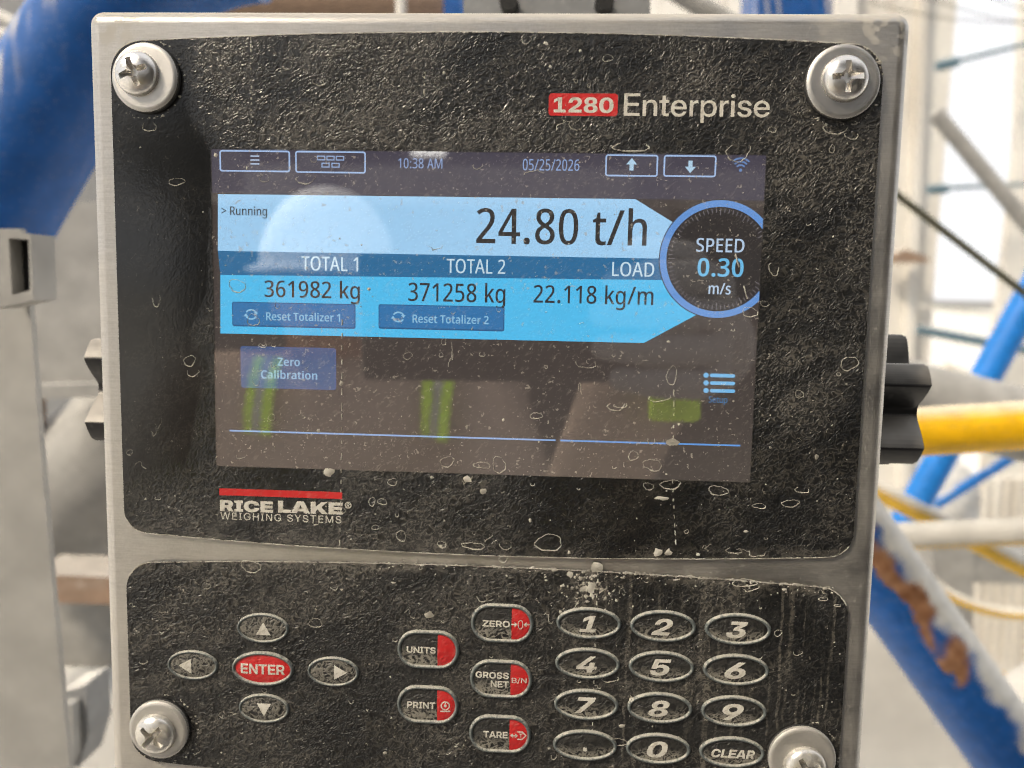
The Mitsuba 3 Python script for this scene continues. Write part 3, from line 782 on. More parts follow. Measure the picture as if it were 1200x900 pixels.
def key_colour(p, n, uv):
    """Dust gathers at the foot of each dished key face."""
    x, z = p.x * 1000, p.z * 1000
    g = fine(x, z)
    num = smoothstep(20, 21, x)
    arrows = 1 - smoothstep(-31, -30, x)
    left_col = (1 - smoothstep(-4.5, -3.5, x)) * (1 - arrows)
    c1, c2, c3 = (z + 68.15) / 12.3, (z + 69.2) / 16.8, (z + 78.0) / 16.75
    f1, f2, f3 = [(c - dr.round(c)) for c in (c1, c2, c3)]
    f = num * f1 * 12.3 / 4.15 + (1 - num) * (left_col * f3 * 16.75 / 5.2 + (1 - left_col) * f2 * 16.8 / 5.2)
    low = smoothstep(0.25, -0.75, f + 0.5 * (noise(x * .5, z * .5) - .5)) * (1 - arrows) + 0.6 * arrows
    d = 0.015 + (0.03 + 0.50 * low) * smoothstep(0.28, 0.70, g)
    return mix((0.007, 0.0075, 0.008), (0.46, 0.43, 0.36), dr.clip(d, 0, 0.8))


scene['key_face']['bsdf']['bsdf'] = {'type': 'principled', 'base_color': proc(key_colour), 'roughness': 0.35, 'specular': 0.5}

rows = (-68.15, -80.2, -92.6, -105.0)
cols = (31.6, 52.75, 73.85)
names = (('1', '2', '3'), ('4', '5', '6'), ('7', '8', '9'), ('.', '0', 'CLEAR'))
for i, rz in enumerate(rows):
    for j, cxk in enumerate(cols):
        s = ellipse(cxk, rz, 8.8, 4.15)
        t = names[i][j]
        if t == '.':
            lg = box(cxk - 0.55, rz - 1.6, cxk + 0.55, rz - 0.5)
        elif t == 'CLEAR':
            lg = fit(t, (cxk - 5.9, rz - 1.6, cxk + 6.5, rz + 1.0), font='Inter', wght=800, slant=0.18)
        else:
            w = 2.4 if t == '1' else 3.0
            lg = fit(t, (cxk - w - 0.3, rz - 2.55, cxk + w - 0.3, rz + 2.35), **IT)
        key(s, 1.1, 1.0, lg)

UH = dict(font='Inter', wght=700)


def pill(cxp, czp, lines, icon):
    s = stadium(cxp, czp, 8.55, 5.2, 5.2)
    xr = cxp + 2.75
    red = s.buffer(-0.55).intersection(box(xr, czp - 9, cxp + 12, czp + 9))
    lg = []
    for t, w, dz, h in lines:
        lg.append(fit(t, (xr - 0.5 - w, czp + dz - h / 2, xr - 0.5, czp + dz + h / 2), **UH))
    key(s, 1.15, 1.0, union_all(lg + icon), red)


def ln(*pts, w=0.16):
    return LineString(pts).buffer(w, cap_style='round')


def zero_icon(x, z):
    return [fit('0', (x - 0.75, z - 1.35, x + 0.75, z + 1.35), font='Inter', wght=300), ln((x - 2.5, z), (x - 1.1, z)), ln((x - 1.7, z + 0.5), (x - 1.1, z), (x - 1.7, z - 0.5)),
            ln((x + 2.5, z), (x + 1.1, z)), ln((x + 1.7, z + 0.5), (x + 1.1, z), (x + 1.7, z - 0.5))]


pill(6.75, -69.2, [('ZERO', 7.9, 0, 1.9)], zero_icon(6.75 + 5.3, -69.2))
pill(-14.6, -78.0, [('UNITS', 8.5, 0, 1.9)], [])
pill(6.75, -86.0, [('GROSS', 9.7, 1.25, 1.9), ('NET', 5.2, -1.35, 1.9)], [fit('B/N', (6.75 + 3.1, -86.0 - 1.0, 6.75 + 7.4, -86.0 + 0.85), font='Inter', wght=500)])
px_, pz_ = -14.6 + 5.2, -94.8
pill(-14.6, -94.8, [('PRINT', 8.3, 0, 1.9)], [Point(px_, pz_ + 0.1).buffer(1.35).difference(Point(px_, pz_ + 0.1).buffer(1.02)), Point(px_, pz_ + 0.1).buffer(0.42), ln((px_ - 1.3, pz_ - 1.6), (px_ + 1.3, pz_ - 1.6), w=0.2),
    ln((px_, pz_ + 0.1), (px_, pz_ + 1.3), w=0.12)])
tx_, tz_ = 6.75 + 5.9, -102.8
pill(6.75, -102.8, [('TARE', 7.1, 0, 1.9)], [ln((tx_ - 0.7, tz_ + 1.15), (tx_ + 0.5, tz_ + 1.15), (tx_ + 1.7, tz_), (tx_ + 0.5, tz_ - 1.15), (tx_ - 0.7, tz_ - 1.15)), fit('T', (tx_ - 0.35, tz_ - 0.55, tx_ + 0.75, tz_ + 0.6), font='Inter', wght=500),
    ln((tx_ - 2.7, tz_), (tx_ - 0.9, tz_), w=0.14), ln((tx_ - 2.2, tz_ + 0.45), (tx_ - 2.75, tz_), (tx_ - 2.2, tz_ - 0.45), w=0.14), ln((tx_ - 1.4, tz_ + 0.45), (tx_ - 0.85, tz_), (tx_ - 1.4, tz_ - 0.45), w=0.14)])

AX, AZ = -63.65, -86.0
tri = lambda x, z, pts: Polygon([(x + a, z + b) for a, b in pts])
key(ellipse(AX + 0.15, AZ + 12.4, 7.3, 4.1), 0.9, 0.8, tri(AX + 0.3, AZ + 12.4, [(-2.1, -1.9), (2.3, -1.9), (0.1, 1.9)]))
key(ellipse(AX - 21.1, AZ + 0.15, 7.2, 4.1), 0.9, 0.8, tri(AX - 22.6, AZ, [(-2.6, 0.1), (1.2, 2.2), (1.2, -2.3)]))
key(ellipse(AX, AZ, 8.75, 4.75), 1.1, 1.0, fit('ENTER', (AX - 6.5, AZ - 1.5, AX + 6.6, AZ + 1.5), font='Inter', wght=700), enter=True)
key(ellipse(AX + 21.0, AZ, 7.2, 4.1), 0.9, 0.8, tri(AX + 23.0, AZ, [(2.2, 0.05), (-1.6, 2.2), (-1.6, -2.2)]))
key(ellipse(AX + 0.2, AZ - 12.3, 7.2, 4.1), 0.9, 0.8, tri(AX + 0.3, AZ - 12.4, [(-2.1, 1.8), (2.1, 1.8), (0.0, -2.0)]))

# ---------------- corner screws on bonded washers
for i, (wx, wz, hx, hz, rot, R) in enumerate(((-93.9, 82.2, -95.6, 83.0, 20, 9.2), (93.6, 82.3, 93.8, 82.9, 2, 9.5), (-94.9, -105.7, -95.4, -106.4, 48, 8.9), (93.4, -105.2, 94.0, -107.0, 30, 9.5))):
    k = W + '__screw' + ('' if i == 0 else f'_{i:03d}')
    prof = [(0, 0), (R - 1.6, 0), (R - 0.35, -0.25), (R, -0.7), (R, -1.5), (0, -1.5)]
    pr = np.array([(0.001, 0), (R - 1.9, 0.0), (R - 0.5, -0.18), (R - 0.12, -0.42), (R, -0.8), (R, -1.6), (0.001, -1.6)])

    def lathe(pr, top, cx_, cz_):
        m = trimesh.creation.revolve(np.array(pr)[::-1], sections=72)
        v = m.vertices
        m = trimesh.Trimesh(np.c_[v[:, 0] + cx_, -(top + v[:, 2]), v[:, 1] + cz_] / 1000, m.faces, process=False)
        return m
    # rubber seal, steel washer, pan head
    put(k + '__seal', lathe([(0.001, 0.9), (R - 0.15, 0.9), (R + 0.25, 0.5), (R + 0.1, 0.0), (0.001, 0.0)], 1.0, wx, wz), 'black_rubber', smooth=40)
    put(k + '__washer', lathe([(0.001, 1.6), (R - 1.3, 1.6), (R - 0.45, 1.45), (R, 1.0), (R, 0.0), (0.001, 0.0)], 1.9, wx, wz), 'washer_steel', smooth=40)
    a = np.radians(np.linspace(0, 90, 22))
    hr, hh = 6.0, 3.4
    dome = [(0.0, 0.0)] + [(hr * math.sin(t) ** 0.92, hh * math.cos(t) ** 0.85 if t < a[-1] else 0.0) for t in a[::-1]]
    dome[-1] = (0.0, hh)
    man = m3.Manifold.revolve(m3.CrossSection([dome]), 96)
    # cross recess: four tapering wings and a centre pit
    wing = m3.Manifold.batch_hull([m3.Manifold.cube([11.4, 1.75, 0.1], True).translate([0, 0, 4.0]), m3.Manifold.cube([2.6, 1.0, 0.1], True).translate([0, 0, 0.7])])
    pit = m3.Manifold.batch_hull([m3.Manifold.cube([4.0, 4.0, 0.1], True).rotate([0, 0, 45]).translate([0, 0, 4.0]), m3.Manifold.cube([1.2, 1.2, 0.1], True).rotate([0, 0, 45]).translate([0, 0, 0.7])])
    man = man - (wing + wing.rotate([0, 0, 90]) + pit).rotate([0, 0, rot])
    hm = tm(man)
    v = hm.vertices
    put(k, trimesh.Trimesh(np.c_[v[:, 0] + hx, -(3.5 + v[:, 2]), v[:, 1] + hz] / 1000, hm.faces[:, ::-1] if np.linalg.det([[1, 0, 0], [0, 0, -1], [0, 1, 0]]) < 0 else hm.faces, process=False), 'screw_steel', smooth=28)

# ---------------- tilt knobs at both sides
def knob(xin, xout, yc, zc, R, first):
    """Five-lobed star knob, its axis along x; bevelled outer face."""
    t = np.arange(180) / 180 * 2 * np.pi
    r = np.minimum(0.52 * R + 0.62 * R * (0.5 + 0.5 * np.cos(5 * (t - math.radians(first)))) ** 1.35, R)
    g = Polygon(np.c_[yc + r * np.cos(t), zc + r * np.sin(t)]).buffer(-0.9).buffer(1.6).buffer(-0.7)
    s = 1 if xout > xin else -1
    body_, out = [], []
    for inset, x in ((0, xout - s * 1.6), (0.45, xout - s * 0.6), (1.4, xout)):
        m = trimesh.creation.extrude_polygon(g.buffer(-inset), abs(x - xin), engine='earcut')
        v = m.vertices
        m = trimesh.Trimesh(np.c_[xin + s * v[:, 2], v[:, 0], v[:, 1]] / 1000, m.faces if s > 0 else m.faces[:, ::-1], process=False)
        out.append(m)
    return cat_(out)


put(W + '__knob', knob(113.6, (0.1298, 0.004)[0] * 1000, 34, -6.5, 21.5, 150), 'knob_plastic', smooth=25)
put(W + '__knob', knob(-113.6, (-0.1288, 0.0051)[0] * 1000, 42, -8.5, 23, 142), 'knob_plastic', smooth=25, label='dusty left tilt knob')
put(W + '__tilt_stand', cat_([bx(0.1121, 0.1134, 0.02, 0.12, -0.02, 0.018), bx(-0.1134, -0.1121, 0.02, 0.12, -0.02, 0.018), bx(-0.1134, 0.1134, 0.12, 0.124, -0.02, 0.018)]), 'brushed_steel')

# ---------------- dried splashes, flakes and crumbs of dust on the front
def ribbon(pts, wid, top):
    P = np.array(pts)
    t = np.gradient(P, axis=0)
    t /= np.linalg.norm(t, axis=1, keepdims=True) + 1e-9
    nrm = np.c_[-t[:, 1], t[:, 0]]
    wid = np.broadcast_to(wid, (len(P),))[:, None]
    h = np.broadcast_to(top, (len(P),))
    L, M, R_ = P - nrm * wid / 2, P, P + nrm * wid / 2
    n = len(P)
    V = np.vstack([np.c_[L[:, 0], np.full(n, -1.02), L[:, 1]], np.c_[M[:, 0], -1.02 - h, M[:, 1]], np.c_[R_[:, 0], np.full(n, -1.02), R_[:, 1]]]) / 1000
    F = []
    for i in range(n - 1):
        for o in (0, n):
            F += [[o + i, o + n + i, o + i + 1], [o + i + 1, o + n + i, o + n + i + 1]]
    return V, F


soup_v, soup_f, soup_n = [], [], 0


def add(V, F):
    global soup_n
    soup_v.append(V)
    soup_f.append(np.array(F) + soup_n)
    soup_n += len(V)


def drop(cx_, cz_, a, b, kind):
    """kind 0 closed ring, 1 open at the top, 2 filled flake, 3 squiggle"""
    ph = rng.uniform(0, 6.28)
    if kind == 2:
        n = 9
        t = np.arange(n) / n * 6.283
        r = rng.uniform(0.55, 1.1, n)
        V = np.c_[cx_ + a * r * np.cos(t), np.full(n, -1.03), cz_ + b * r * np.sin(t)]
        V = np.vstack([V, [[cx_, -1.25, cz_]]]) / 1000
        add(V, [[i, n, (i + 1) % n] for i in range(n)])
        return
    if kind == 3:
        n = 14
        s = np.linspace(-1, 1, n)
        P = np.c_[cx_ + a * s + 0.25 * a * np.sin(5 * s + ph), cz_ + b * np.sin(2.5 * s + ph) + rng.normal(0, 0.12, n) * b]
    else:
        n = 44
        t = np.linspace(0, 2 * np.pi, n) if kind == 0 else np.linspace(math.radians(150 + rng.uniform(-25, 25)), math.radians(390 + rng.uniform(-25, 25)), n)
        w = 1 + 0.12 * np.sin(2 * t + ph) + 0.08 * np.sin(3 * t + 2 * ph) + 0.035 * np.sin(7 * t + 3 * ph) + rng.normal(0, 0.018, n)
        if kind == 0:
            w[-1] = w[0]
        P = np.c_[cx_ + a * w * np.cos(t), cz_ + b * w * np.sin(t)]
    base = min(0.42, 0.16 + 0.07 * (a + b) / 2)
    wid = base * rng.uniform(0.35, 1.2, len(P)) * (0.55 + 0.75 * np.clip((cz_ - P[:, 1]) / (b + 1e-6) * 0.5 + 0.5, 0, 1))
    wid = np.convolve(np.pad(wid, 1, mode='edge'), [.3, .4, .3], 'valid')
    gap = rng.uniform(0, 1, len(P)) < 0.10
    wid[gap] *= 0.25
    add(*ribbon(P, wid, 0.12 + 0.25 * wid))


ok_area = upper.buffer(-0.6)
ok_low = lower.buffer(-0.6)
# the marks one can pick out, measured on the panel (mm: x, z, half width, half height, kind)
marks = [(5, -22.9, 1.92, 2.16, 0), (-3.9, -27.6, 1.92, 1.2, 3), (19.6, -45, 4.08, 2.16, 0), (-66.9, -55.2, 2.88, 1.68, 0), (-58.3, 89.3, 0.48, 0.24, 0), (-54.8, 86, 1.44, 0.96, 0), (-46.3, 81.7, 1.44, 0.96, 0), (-93.9, 69.5, 2.16, 1.2, 1), (-86.5, 54.5, 2.16, 0.96, 0), (-93.2, 22, 1.2, 2.16, 1), (-83.9, 4.5, 1.68, 1.44, 0), (-83, 1.3, 1.68, 1.2, 1), (-93.4, -14, 1.2, 1.44, 3), (-94.7, -16.5, 0.96, 1.2, 3), (-99, -26.1, 1.44, 0.96, 3), (-102.2, -22.5, 0.96, 0.72, 0), (10.3, 93, 1.2, 0.96, 1), (21.6, 70.6, 2.64, 1.2, 3), (32.1, 88.4, 1.2, 0.96, 0), (39.2, 65.4, 5.28, 1.2, 1), (67.7, 64.3, 3.12, 2.4, 1), (76.4, 70.2, 0.96, 0.72, 0), (93.1, 70.8, 3.36, 1.44, 1), (97.2, 68.9, 1.68, 0.96, 1), (92.3, 65.3, 0.72, 0.96, 0), (78.7, 33.5, 1.2, 1.92, 1), (76.7, 24, 1.2, 0.72, 0), (72.9, 21.6, 2.16, 1.2, 0), (100.3, 8.2, 2.16, 1.92, 0), (87.4, -0.6, 1.2, 0.96, 0), (66.6, -28.3, 2.88, 1.2, 0), (89.6, -27.3, 1.68, 0.96, 1), (86.6, -31.3, 2.4, 0.96, 0), (78.1, -32.3, 1.68, 0.72, 0), (28.7, 6.7, 2.4, 1.68, 1), (52.4, 3.7, 1.44, 2.4, 0), (49.1, -2.5, 2.64, 1.2, 1), (37.4, -5.2, 2.4, 1.2, 1), (53.3, -14.9, 2.16, 1.68, 2), (42.6, -19.1, 1.2, 1.44, 0), (48.1, -21.6, 2.4, 1.68, 0), (53.3, -27, 2.88, 1.2, 0), (51.1, -31, 2.4, 0.72, 2), (47.2, -27.7, 1.44, 0.96, 0), (-21.2, 7.4, 1.2, 0.96, 0), (-9.8, -22.4, 1.92, 1.44, 0), (0.2, -23.1, 2.16, 0.96, 0), (-22.8, -44.5, 1.2, 1.68, 0), (-30.3, -42.2, 0.96, 0.72, 0), (-11, -46.6, 1.2, 0.96, 0), (-1.9, -46.7, 3.12, 0.96, 0), (7.2, -46.4, 1.68, 0.96, 1), (-20.3, -51.7, 2.16, 0.96, 1), (-65.2, 16.5, 1.92, 1.44, 0), (-69.7, 26, 2.4, 1.68, 0), (-62.6, 9.6, 1.2, 0.72, 1), (-61.6, 55.8, 1.44, 0.96, 0), (-50, 55.7, 2.64, 1.2, 1), (-47.6, 61, 0.96, 0.72, 0), (-58.3, 20.7, 0.72, 0.72, 0), (-75.2, 61.9, 0.72, 0.72, 2), (-2.3, 59.9, 1.2, 0.96, 1), (12.9, 58.3, 3.12, 0.72, 3), (-64.7, -1.1, 0.96, 0.96, 1), (-40.1, -0.8, 0.72, 0.96, 2), (-46.8, -14.6, 0.72, 0.72, 2), (-69.5, -22.7, 1.2, 0.72, 1), (-47.7, -41.3, 0.96, 0.72, 1), (-40.2, -37.5, 1.2, 0.96, 0), (-28.3, -34.6, 1.2, 0.96, 0), (-31.3, -34.7, 0.96, 1.2, 0), (-47.9, -71.5, 2.16, 1.2, 0), (-20.2, -67.7, 1.2, 1.2, 3), (24.8, -67.7, 1.44, 2.16, 0), (38.2, -84.5, 2.16, 1.2, 1), (38.1, -70.9, 0.96, 0.48, 2), (33.6, -51.7, 2.16, 1.68, 2), (31.3, -58, 2.4, 0.72, 3), (35, -57.9, 1.68, 1.2, 3), (50.7, -46.6, 1.92, 1.44, 2), (53.4, -46.5, 1.2, 1.2, 2), (75, -54.6, 3.12, 1.2, 0), (77, -56.3, 2.88, 0.96, 3), (97.2, -58.4, 1.44, 0.48, 0), (85.2, -68.9, 0.96, 0.96, 0), (91, -74.5, 1.2, 0.72, 1), (64.5, -44.3, 1.2, 0.96, 3), (76.5, -45.9, 3.36, 0.96, 3), (71.7, -45.3, 1.92, 0.96, 1), (20.1, -67.4, 0.96, 1.44, 3), (41.3, -103.8, 2.16, 1.2, 0), (44.6, -91.2, 1.2, 1.2, 2), (48.8, -93.6, 1.92, 2.16, 2), (35.2, -104.9, 0.96, 0.72, 2), (6.7, -50.2, 1.2, 0.96, 0)]
extra = [(-17.3, 83.7, 0.48, 0.48, 0), (-17.2, 79.2, 0.48, 0.72, 2), (16.8, 86.2, 0.48, 0.48, 2), (-11.9, 84.4, 0.48, 0.48, 2), (24.7, 90.2, 0.48, 0.48, 2), (27.3, 81.3, 0.48, 0.48, 0), (23.8, 82.4, 0.48, 0.48, 0), (-13.8, 37.6, 2.16, 0.72, 3), (-11.1, 11.7, 0.72, 0.96, 1), (-0.3, 8.4, 0.72, 0.72, 1), (-11.8, 7.9, 0.48, 0.72, 0), (-4.3, -12.2, 0.48, 0.72, 2), (27.3, -0.5, 0.48, 1.92, 3), (17.6, 5.3, 0.48, 0.48, 0), (6, -10, 0.48, 0.48, 2), (-9.4, 6, 0.48, 1.2, 3), (-8.7, 8.9, 0.24, 2.4, 3), (-25.4, -28.8, 1.44, 0.96, 0), (-3.9, -27.4, 1.68, 1.2, 2)]
for d in marks + extra:
    drop(*d)
# drips: broken vertical dashes
for px_list, n_ in (([(-64.9, 93.8), (-65, 70.2)], 15), ([(-39.8, 18.3), (-40.2, -31.8)], 13), ([(-40.2, -28), (-40.7, -48.1)], 7), ([(-17, 85.1), (-17.2, 78.8)], 4), ([(53.2, 0.9), (53.6, -15.4)], 5), ([(33.8, -50.4), (33.6, -101.6)], 24), ([(53.7, -25.1), (55.5, -44.6)], 8), ([(67.7, 39), (73.1, 21.8)], 2)):
    (x0, z0), (x1, z1) = px_list
    for i in range(n_):
        f = (i + 0.15 + rng.uniform(0, .25)) / n_
        g_ = f + rng.uniform(0.25, 0.6) / n_
        P = [(x0 + (x1 - x0) * s + rng.normal(0, 0.05), z0 + (z1 - z0) * s) for s in np.linspace(f, g_, 4)]
        add(*ribbon(P, rng.uniform(0.24, 0.46), 0.22))
# many small ones, more of them low on the panel
n_small = 0
while n_small < 120:
    x, zz = rng.uniform(-103, 103), rng.uniform(-119, 94)
    dens = 0.16 + 0.5 * (zz < 20) + 0.34 * (zz < -25)
    if x < -82 and zz > -30:
        dens *= 0.35
    if rng.uniform() > dens or not (ok_area.contains(Point(x, zz)) or ok_low.contains(Point(x, zz))):
        continue
    s = rng.lognormal(-0.45, 0.42)
    drop(x, zz, s * rng.uniform(0.6, 1.3), s * rng.uniform(0.4, 0.9), int(rng.choice([0, 1, 2, 3], p=[.10, .34, .26, .3])))
    n_small += 1
for i in range(900):
    x, zz = rng.uniform(-104, 104), rng.uniform(-119, 94)
    if (x < -80 and zz > -30 and rng.uniform() < 0.75) or rng.uniform() > (0.5 if zz > 0 else 1.0) or not (ok_area.contains(Point(x, zz)) or ok_low.contains(Point(x, zz))):
        continue
    s = rng.lognormal(-1.75, 0.35)
    drop(x, zz, s, s * rng.uniform(0.5, 1.2), 2)
# chalky splash below the middle bar, above the first number key
cxs, czs = (32.24, -56)
for i in range(170):
    a_ = rng.uniform(0, 6.28)
    q = abs(rng.normal(0, 1))
    x, zz = cxs + 6.5 * q * math.cos(a_), czs + 4.5 * q * math.sin(a_) - 1.5
    if zz < -53.5 - 2.6e-4 * x * x + 0.3:
        s = rng.lognormal(-1.2, 0.55)
        drop(x, zz, s, s * rng.uniform(0.5, 1.5), int(rng.choice([2, 2, 2, 3])))
# crumbs banked along the upper edge of the keypad membrane and round the washers
for i in range(520):
    if i < 380:
        x = 100 - 150 * rng.beta(1.0, 1.6)
        zz = -52.6 - 2.6e-4 * x * x + rng.normal(0.05, 0.16) - (abs(rng.normal(0, 1.2)) if rng.uniform() < .25 else 0)
    else:
        cxw, czw = ((-94.6, 82.4), (94.0, 82.2), (-94.4, -106.4), (93.5, -105.2))[i % 4]
        a = rng.uniform(-2.4, 1.5)
        x, zz = cxw + (10.4 + rng.uniform(0, .8)) * math.cos(a), czw + (10.4 + rng.uniform(0, .8)) * math.sin(a)
    s = rng.lognormal(-1.25, 0.45)
    drop(x, zz, s, s * rng.uniform(0.4, 0.9), 2)
# dust caught along the cut edges of both membranes
for g_, n_ in ((upper, 620), (lower, 560)):
    ring_ = g_.exterior
    for i in range(n_):
        a0 = i / n_
        top_edge = ring_.interpolate(a0, normalized=True)
        if abs(top_edge.x) > 103.4 or rng.uniform() < 0.06 or top_edge.y < -112:
            continue
        P = [ring_.interpolate(a0 + q / n_, normalized=True).coords[0] for q in (0, 0.4, 0.8, 1.15)]
        V, F = ribbon(np.array(P) + rng.normal(0, 0.03, (4, 2)), rng.uniform(0.10, 0.42, 4), rng.uniform(0.02, 0.12))
        add(V, F)
put(W + '__dried_splashes', trimesh.Trimesh(np.vstack(soup_v), np.vstack(soup_f), process=False), 'dust_crumb', kind='stuff', label='cream rings and flakes of dried splashes')

# ------------------------------------------------------------------ the photographer, mirrored in the display glass
PD = 1.0   # metres from the panel
head, neck = (-0.3147, -1, 0.0162), (-0.3125, -1, -0.0675)
shl, shr = (-0.5065, -1, -0.1461), (-0.092, -1, -0.1326)
chest, waist = (-0.3, -0.99, -0.2029), (-0.3007, -1, -0.4682)
hipl, hipr = (-0.3856, -1, -0.6639), (-0.2159, -1, -0.6555)
CAM = [0.02076, -0.238, 0.02602]
hand_r, hand_l = (CAM[0] + 0.060, -0.262, CAM[2] - 0.022), (-0.5865, -0.93, -0.8389)
elb_r, elb_l = (0.0145, -0.72, -0.3259), (-0.6334, -1.04, -0.554)


def lerp(a, b, t):
    return tuple(np.array(a) * (1 - t) + np.array(b) * t)


def limb(*pr):
    return [hull([a, b], [ra, rb], 24) for (a, ra), (b, rb) in zip(pr[:-1], pr[1:])]


kn = lambda h, dy: (h[0], h[1] + dy, GZ + 0.50)
ft = lambda h: (h[0], h[1] - 0.02, GZ + 0.09)
wr_r, wr_l = lerp(elb_r, hand_r, 0.86), lerp(elb_l, hand_l, 0.86)
bones = [hull([shl, shr, chest], [0.075, 0.075, 0.13], 24), hull([chest, waist], [0.135, 0.14], 24), hull([shl, shr, waist], [0.07, 0.07, 0.14], 24), hull([waist, hipl, hipr], [0.14, 0.10, 0.10], 24)]
bones += limb((neck, 0.062), (lerp(neck, head, 0.6), 0.058))
bones += [hull([(head[0], head[1] + 0.01, head[2] + 0.02), (head[0], head[1] + 0.035, head[2] - 0.06)], [0.078, 0.05], 24)]
bones += [hull([(head[0], head[1] + 0.085, head[2] + 0.012), (head[0], head[1] + 0.105, head[2] - 0.022)], [0.008, 0.013], 12)]       # nose
bones += [hull([(head[0] + s * 0.079, head[1], head[2] + 0.012), (head[0] + s * 0.08, head[1] - 0.01, head[2] - 0.025)], [0.012, 0.009], 12) for s in (-1, 1)]  # ears
bones += limb((shr, 0.068), (elb_r, 0.050), (wr_r, 0.036)) + limb((shl, 0.068), (elb_l, 0.050), (wr_l, 0.036))
for h in (hipl, hipr):
    bones += limb((h, 0.10), (kn(h, 0.03), 0.066), (ft(h), 0.045))
    bones += [hull([(h[0], h[1] - 0.04, GZ + 0.045), (h[0], h[1] + 0.17, GZ + 0.035)], [0.045, 0.035], 20)]
body = bones[0]
for b in bones[1:]:
    body = body + b
body = tm(body.refine_to_length(0.016))
body.merge_vertices()
trimesh.smoothing.filter_taubin(body, iterations=12)
hv = body.vertices
isskin = (hv[:, 2] > neck[2] - 0.005) & (abs(hv[:, 0] - head[0]) < 0.13)
face = hv - np.array(head)
eye = np.zeros(len(hv), bool)
for s in (-1, 1):
    eye |= (np.linalg.norm((face - [s * 0.033, 0.08, 0.018]) * [1, 0.4, 1.6], axis=1) < 0.014)
mouth = np.linalg.norm((face - [0, 0.085, -0.052]) * [0.45, 0.4, 1.8], axis=1) < 0.012
col = np.where(isskin[:, None], [0.38, 0.22, 0.15], [0.42, 0.33, 0.27])
boots = hv[:, 2] < GZ + 0.10
col = np.where(boots[:, None], [0.04, 0.035, 0.03], col)
col = np.where(eye[:, None], [0.03, 0.02, 0.02], col)
col = np.where(mouth[:, None], [0.25, 0.09, 0.08], col)
mat('body_cloth', {'type': 'twosided', 'bsdf': {'type': 'diffuse', 'reflectance': {'type': 'mesh_attribute', 'name': 'vertex_color'}}})
put('person__body', body, 'body_cloth', smooth=True, color=col)
tag('person', 'person in white hard hat and lime-striped vest, holding up a phone, mirrored in the display', 'person')
plain('hard_hat_white', (0.85, 0.86, 0.86), 0.65)
plain('lime_tape', (0.62, 0.95, 0.02), 0.6)
plain('silver_tape', (0.45, 0.45, 0.43), 0.5)
plain('glove_grey', (0.26, 0.25, 0.245), 0.8)
a = np.radians(np.linspace(0, 90, 16))
hat = trimesh.creation.revolve(np.array([(0.001, 0.112)] + [(0.094 * math.sin(t), 0.112 * math.cos(t)) for t in a[1:]] + [(0.112, -0.006), (0.112, -0.011), (0.090, -0.008)])[::-1], sections=48)
hat.vertices[:, 1] *= 1.2
hat.vertices[hat.vertices[:, 1] > 0.12, 1] += 0.02
hat.apply_translation([head[0], head[1] + 0.005, head[2] + 0.042])
put('person__hard_hat', hat, 'hard_hat_white', smooth=40)


def on_body(x, z, out=0.004):
    """The chest's front surface (largest y) at x, z, the arms left out."""
    near = (abs(hv[:, 0] - x) < 0.03) & (abs(hv[:, 2] - z) < 0.03) & (hv[:, 1] < -0.845)
    return min(hv[near, 1].max() if near.any() else -0.9, -0.845) + out


def strip(x, z0, z1, w, key, m, out=0.004):
    zz = np.linspace(z0, z1, 14)
    V, F = [], []
    for i, q in enumerate(zz):
        y = on_body(x, q, out)
        V += [[x - w / 2, y, q], [x + w / 2, y, q]]
        if i:
            o = 2 * i
            F += [[o - 2, o - 1, o + 1], [o - 2, o + 1, o]]
    V = np.array(V)
    back = V - [0, 0.003, 0]
    m_ = trimesh.Trimesh(np.vstack([V, back]), np.vstack([F, np.array(F)[:, ::-1] + len(V)]), process=False)
    put(key, m_, m)


zt_, zb_ = (-0.2613, -0.86, -0.07)[2], (-0.2615, -0.86, -0.1694)[2]
for cx_t in ((-0.3755, -0.86, -0.1248)[0], (-0.1396, -0.86, -0.1185)[0]):
    for dx, w, m in ((-0.0135, 0.013, 'lime_tape'), (0.0135, 0.013, 'lime_tape'), (0.0, 0.013, 'silver_tape')):
        strip(cx_t + dx, zt_, zb_, w, 'person__vest_tape', m, 0.006)
zw = (-0.2669, -0.88, -0.2904)[2]
for dz, m in ((-0.018, 'lime_tape'), (0.018, 'lime_tape')):
    xs_ = np.linspace((-0.5404, -0.88, -0.2999)[0] + 0.03, (-0.0119, -0.88, -0.2815)[0] - 0.03, 24)
    V, F = [], []
    for i, q in enumerate(xs_):
        y = on_body(q, zw + dz, 0.006)
        V += [[q, y, zw + dz - 0.008], [q, y, zw + dz + 0.008]]
        if i:
            o = 2 * i
            F += [[o - 2, o, o + 1], [o - 2, o + 1, o - 1]]
    put('person__vest_tape', trimesh.Trimesh(V, F, process=False), m)


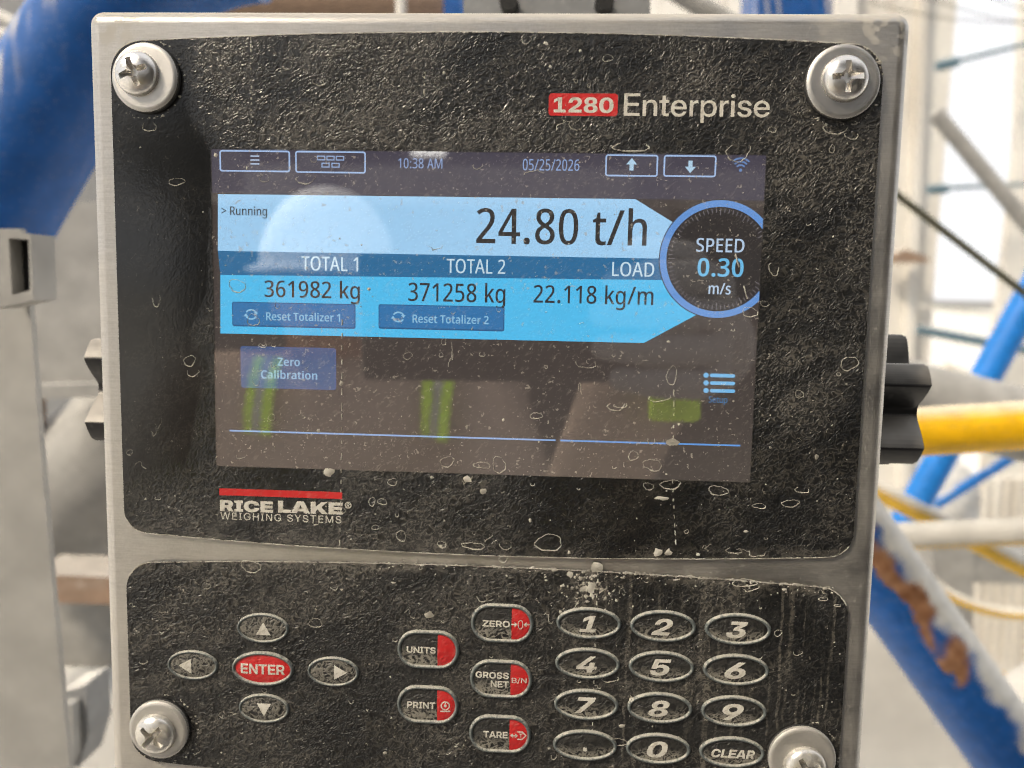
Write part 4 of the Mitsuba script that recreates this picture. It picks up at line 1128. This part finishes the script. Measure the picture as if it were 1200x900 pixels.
# gloved hands closed on the phone
def glove(side, palm):
    px0 = np.array(palm)
    ms = []
    for k, (dz, L) in enumerate(((0.030, 0.95), (0.011, 1.05), (-0.008, 1.0), (-0.026, 0.8))):
        r = 0.0092 - 0.0006 * (k == 3)
        a_ = px0 + [side * 0.030, -0.012, dz]
        b_ = px0 + [side * 0.030 - side * 0.012, 0.022, dz * 1.05]
        c_ = px0 + [side * 0.030 - side * (0.012 + 0.030 * L), 0.027, dz * 1.02]
        d_ = px0 + [side * 0.030 - side * (0.012 + 0.052 * L), 0.0185, dz * 0.98]
        ms += limb((tuple(a_), r * 1.15), (tuple(b_), r * 1.05), (tuple(c_), r), (tuple(d_), r * 0.85))
    ms += [hull([px0 + [side * 0.030, -0.014, 0.026], px0 + [side * 0.030, -0.014, -0.024], px0 + [side * 0.034, -0.045, 0.012], px0 + [side * 0.034, -0.045, -0.014]], 0.0135, 20)]
    ms += limb((tuple(px0 + [side * 0.032, -0.032, 0.020]), 0.014), (tuple(px0 + [side * 0.016, -0.030, 0.044]), 0.0105), (tuple(px0 + [-side * 0.012, -0.017, 0.047]), 0.009))
    ms += limb((tuple(px0 + [side * 0.034, -0.045, 0.0]), 0.026), (tuple(px0 + [side * 0.04, -0.085, -0.012]), 0.033))
    m = ms[0]
    for b in ms[1:]:
        m = m + b
    t = tm(m.refine_to_length(0.004))
    t.merge_vertices()
    trimesh.smoothing.filter_taubin(t, iterations=6)
    return t


put('person__glove', glove(1, hand_r), 'glove_grey', smooth=True)
# the other hand hangs relaxed
hx_, hy_, hz_ = hand_l
ms = [hull([(hx_, hy_ - 0.022, hz_), (hx_, hy_ + 0.024, hz_), (hx_, hy_ - 0.02, hz_ - 0.065), (hx_, hy_ + 0.026, hz_ - 0.065)], 0.014, 20)]
for k, (dy, L) in enumerate(((0.030, 0.072), (0.010, 0.082), (-0.010, 0.076), (-0.028, 0.060))):
    q = [(hx_, hy_ + dy, hz_ - 0.066), (hx_ + 0.006, hy_ + dy, hz_ - 0.066 - L * 0.5), (hx_ + 0.020, hy_ + dy, hz_ - 0.066 - L * 0.78), (hx_ + 0.034, hy_ + dy, hz_ - 0.066 - L * 0.95)]
    ms += limb((q[0], 0.0100), (q[1], 0.0092), (q[2], 0.0086), (q[3], 0.0078))
ms += limb(((hx_, hy_ + 0.026, hz_ - 0.015), 0.014), ((hx_ + 0.012, hy_ + 0.050, hz_ - 0.045), 0.0108), ((hx_ + 0.020, hy_ + 0.056, hz_ - 0.075), 0.0092))
ms += limb(((hx_, hy_, hz_), 0.024), ((hx_, hy_ - 0.01, hz_ + 0.05), 0.030))
m = ms[0]
for b_ in ms[1:]:
    m = m + b_
gl = tm(m.refine_to_length(0.004))
gl.merge_vertices()
trimesh.smoothing.filter_taubin(gl, iterations=6)
put('person__glove', gl, 'glove_grey', smooth=True)
gp = (0.0897, -0.257, -0.0339)
put('person__glove_patch', round_box(gp[0] - 0.0145, gp[0] + 0.0145, gp[1] - 0.012, gp[1], gp[2] - 0.0135, gp[2] + 0.0135, 0.003, 12), 'lime_tape', smooth=40, label='lime patch on the glove holding the phone')

# the phone, its lens where the picture is taken from
ph = round_box(-0.115, 0.045, -0.0088, -0.0008, -0.052, 0.022, 0.0035, 16)
fw = np.array([0.00814, 0.00026, 0.00009]) - np.array([0.02076, -0.238, 0.02602])
fw /= np.linalg.norm(fw)
upv = np.array([-0.02536, 0.10681, 0.99396])
rt = np.cross(fw, upv)
ph.vertices = np.array([0.02076, -0.238, 0.02602]) + ph.vertices[:, :1] * rt + (ph.vertices[:, 1:2] - 0.0012) * fw + ph.vertices[:, 2:] * upv
plain('phone_black', (0.02, 0.02, 0.022), 0.25)
put('phone', ph, 'phone_black', smooth=30, label='black phone held level in a gloved hand facing the panel', cat='phone')
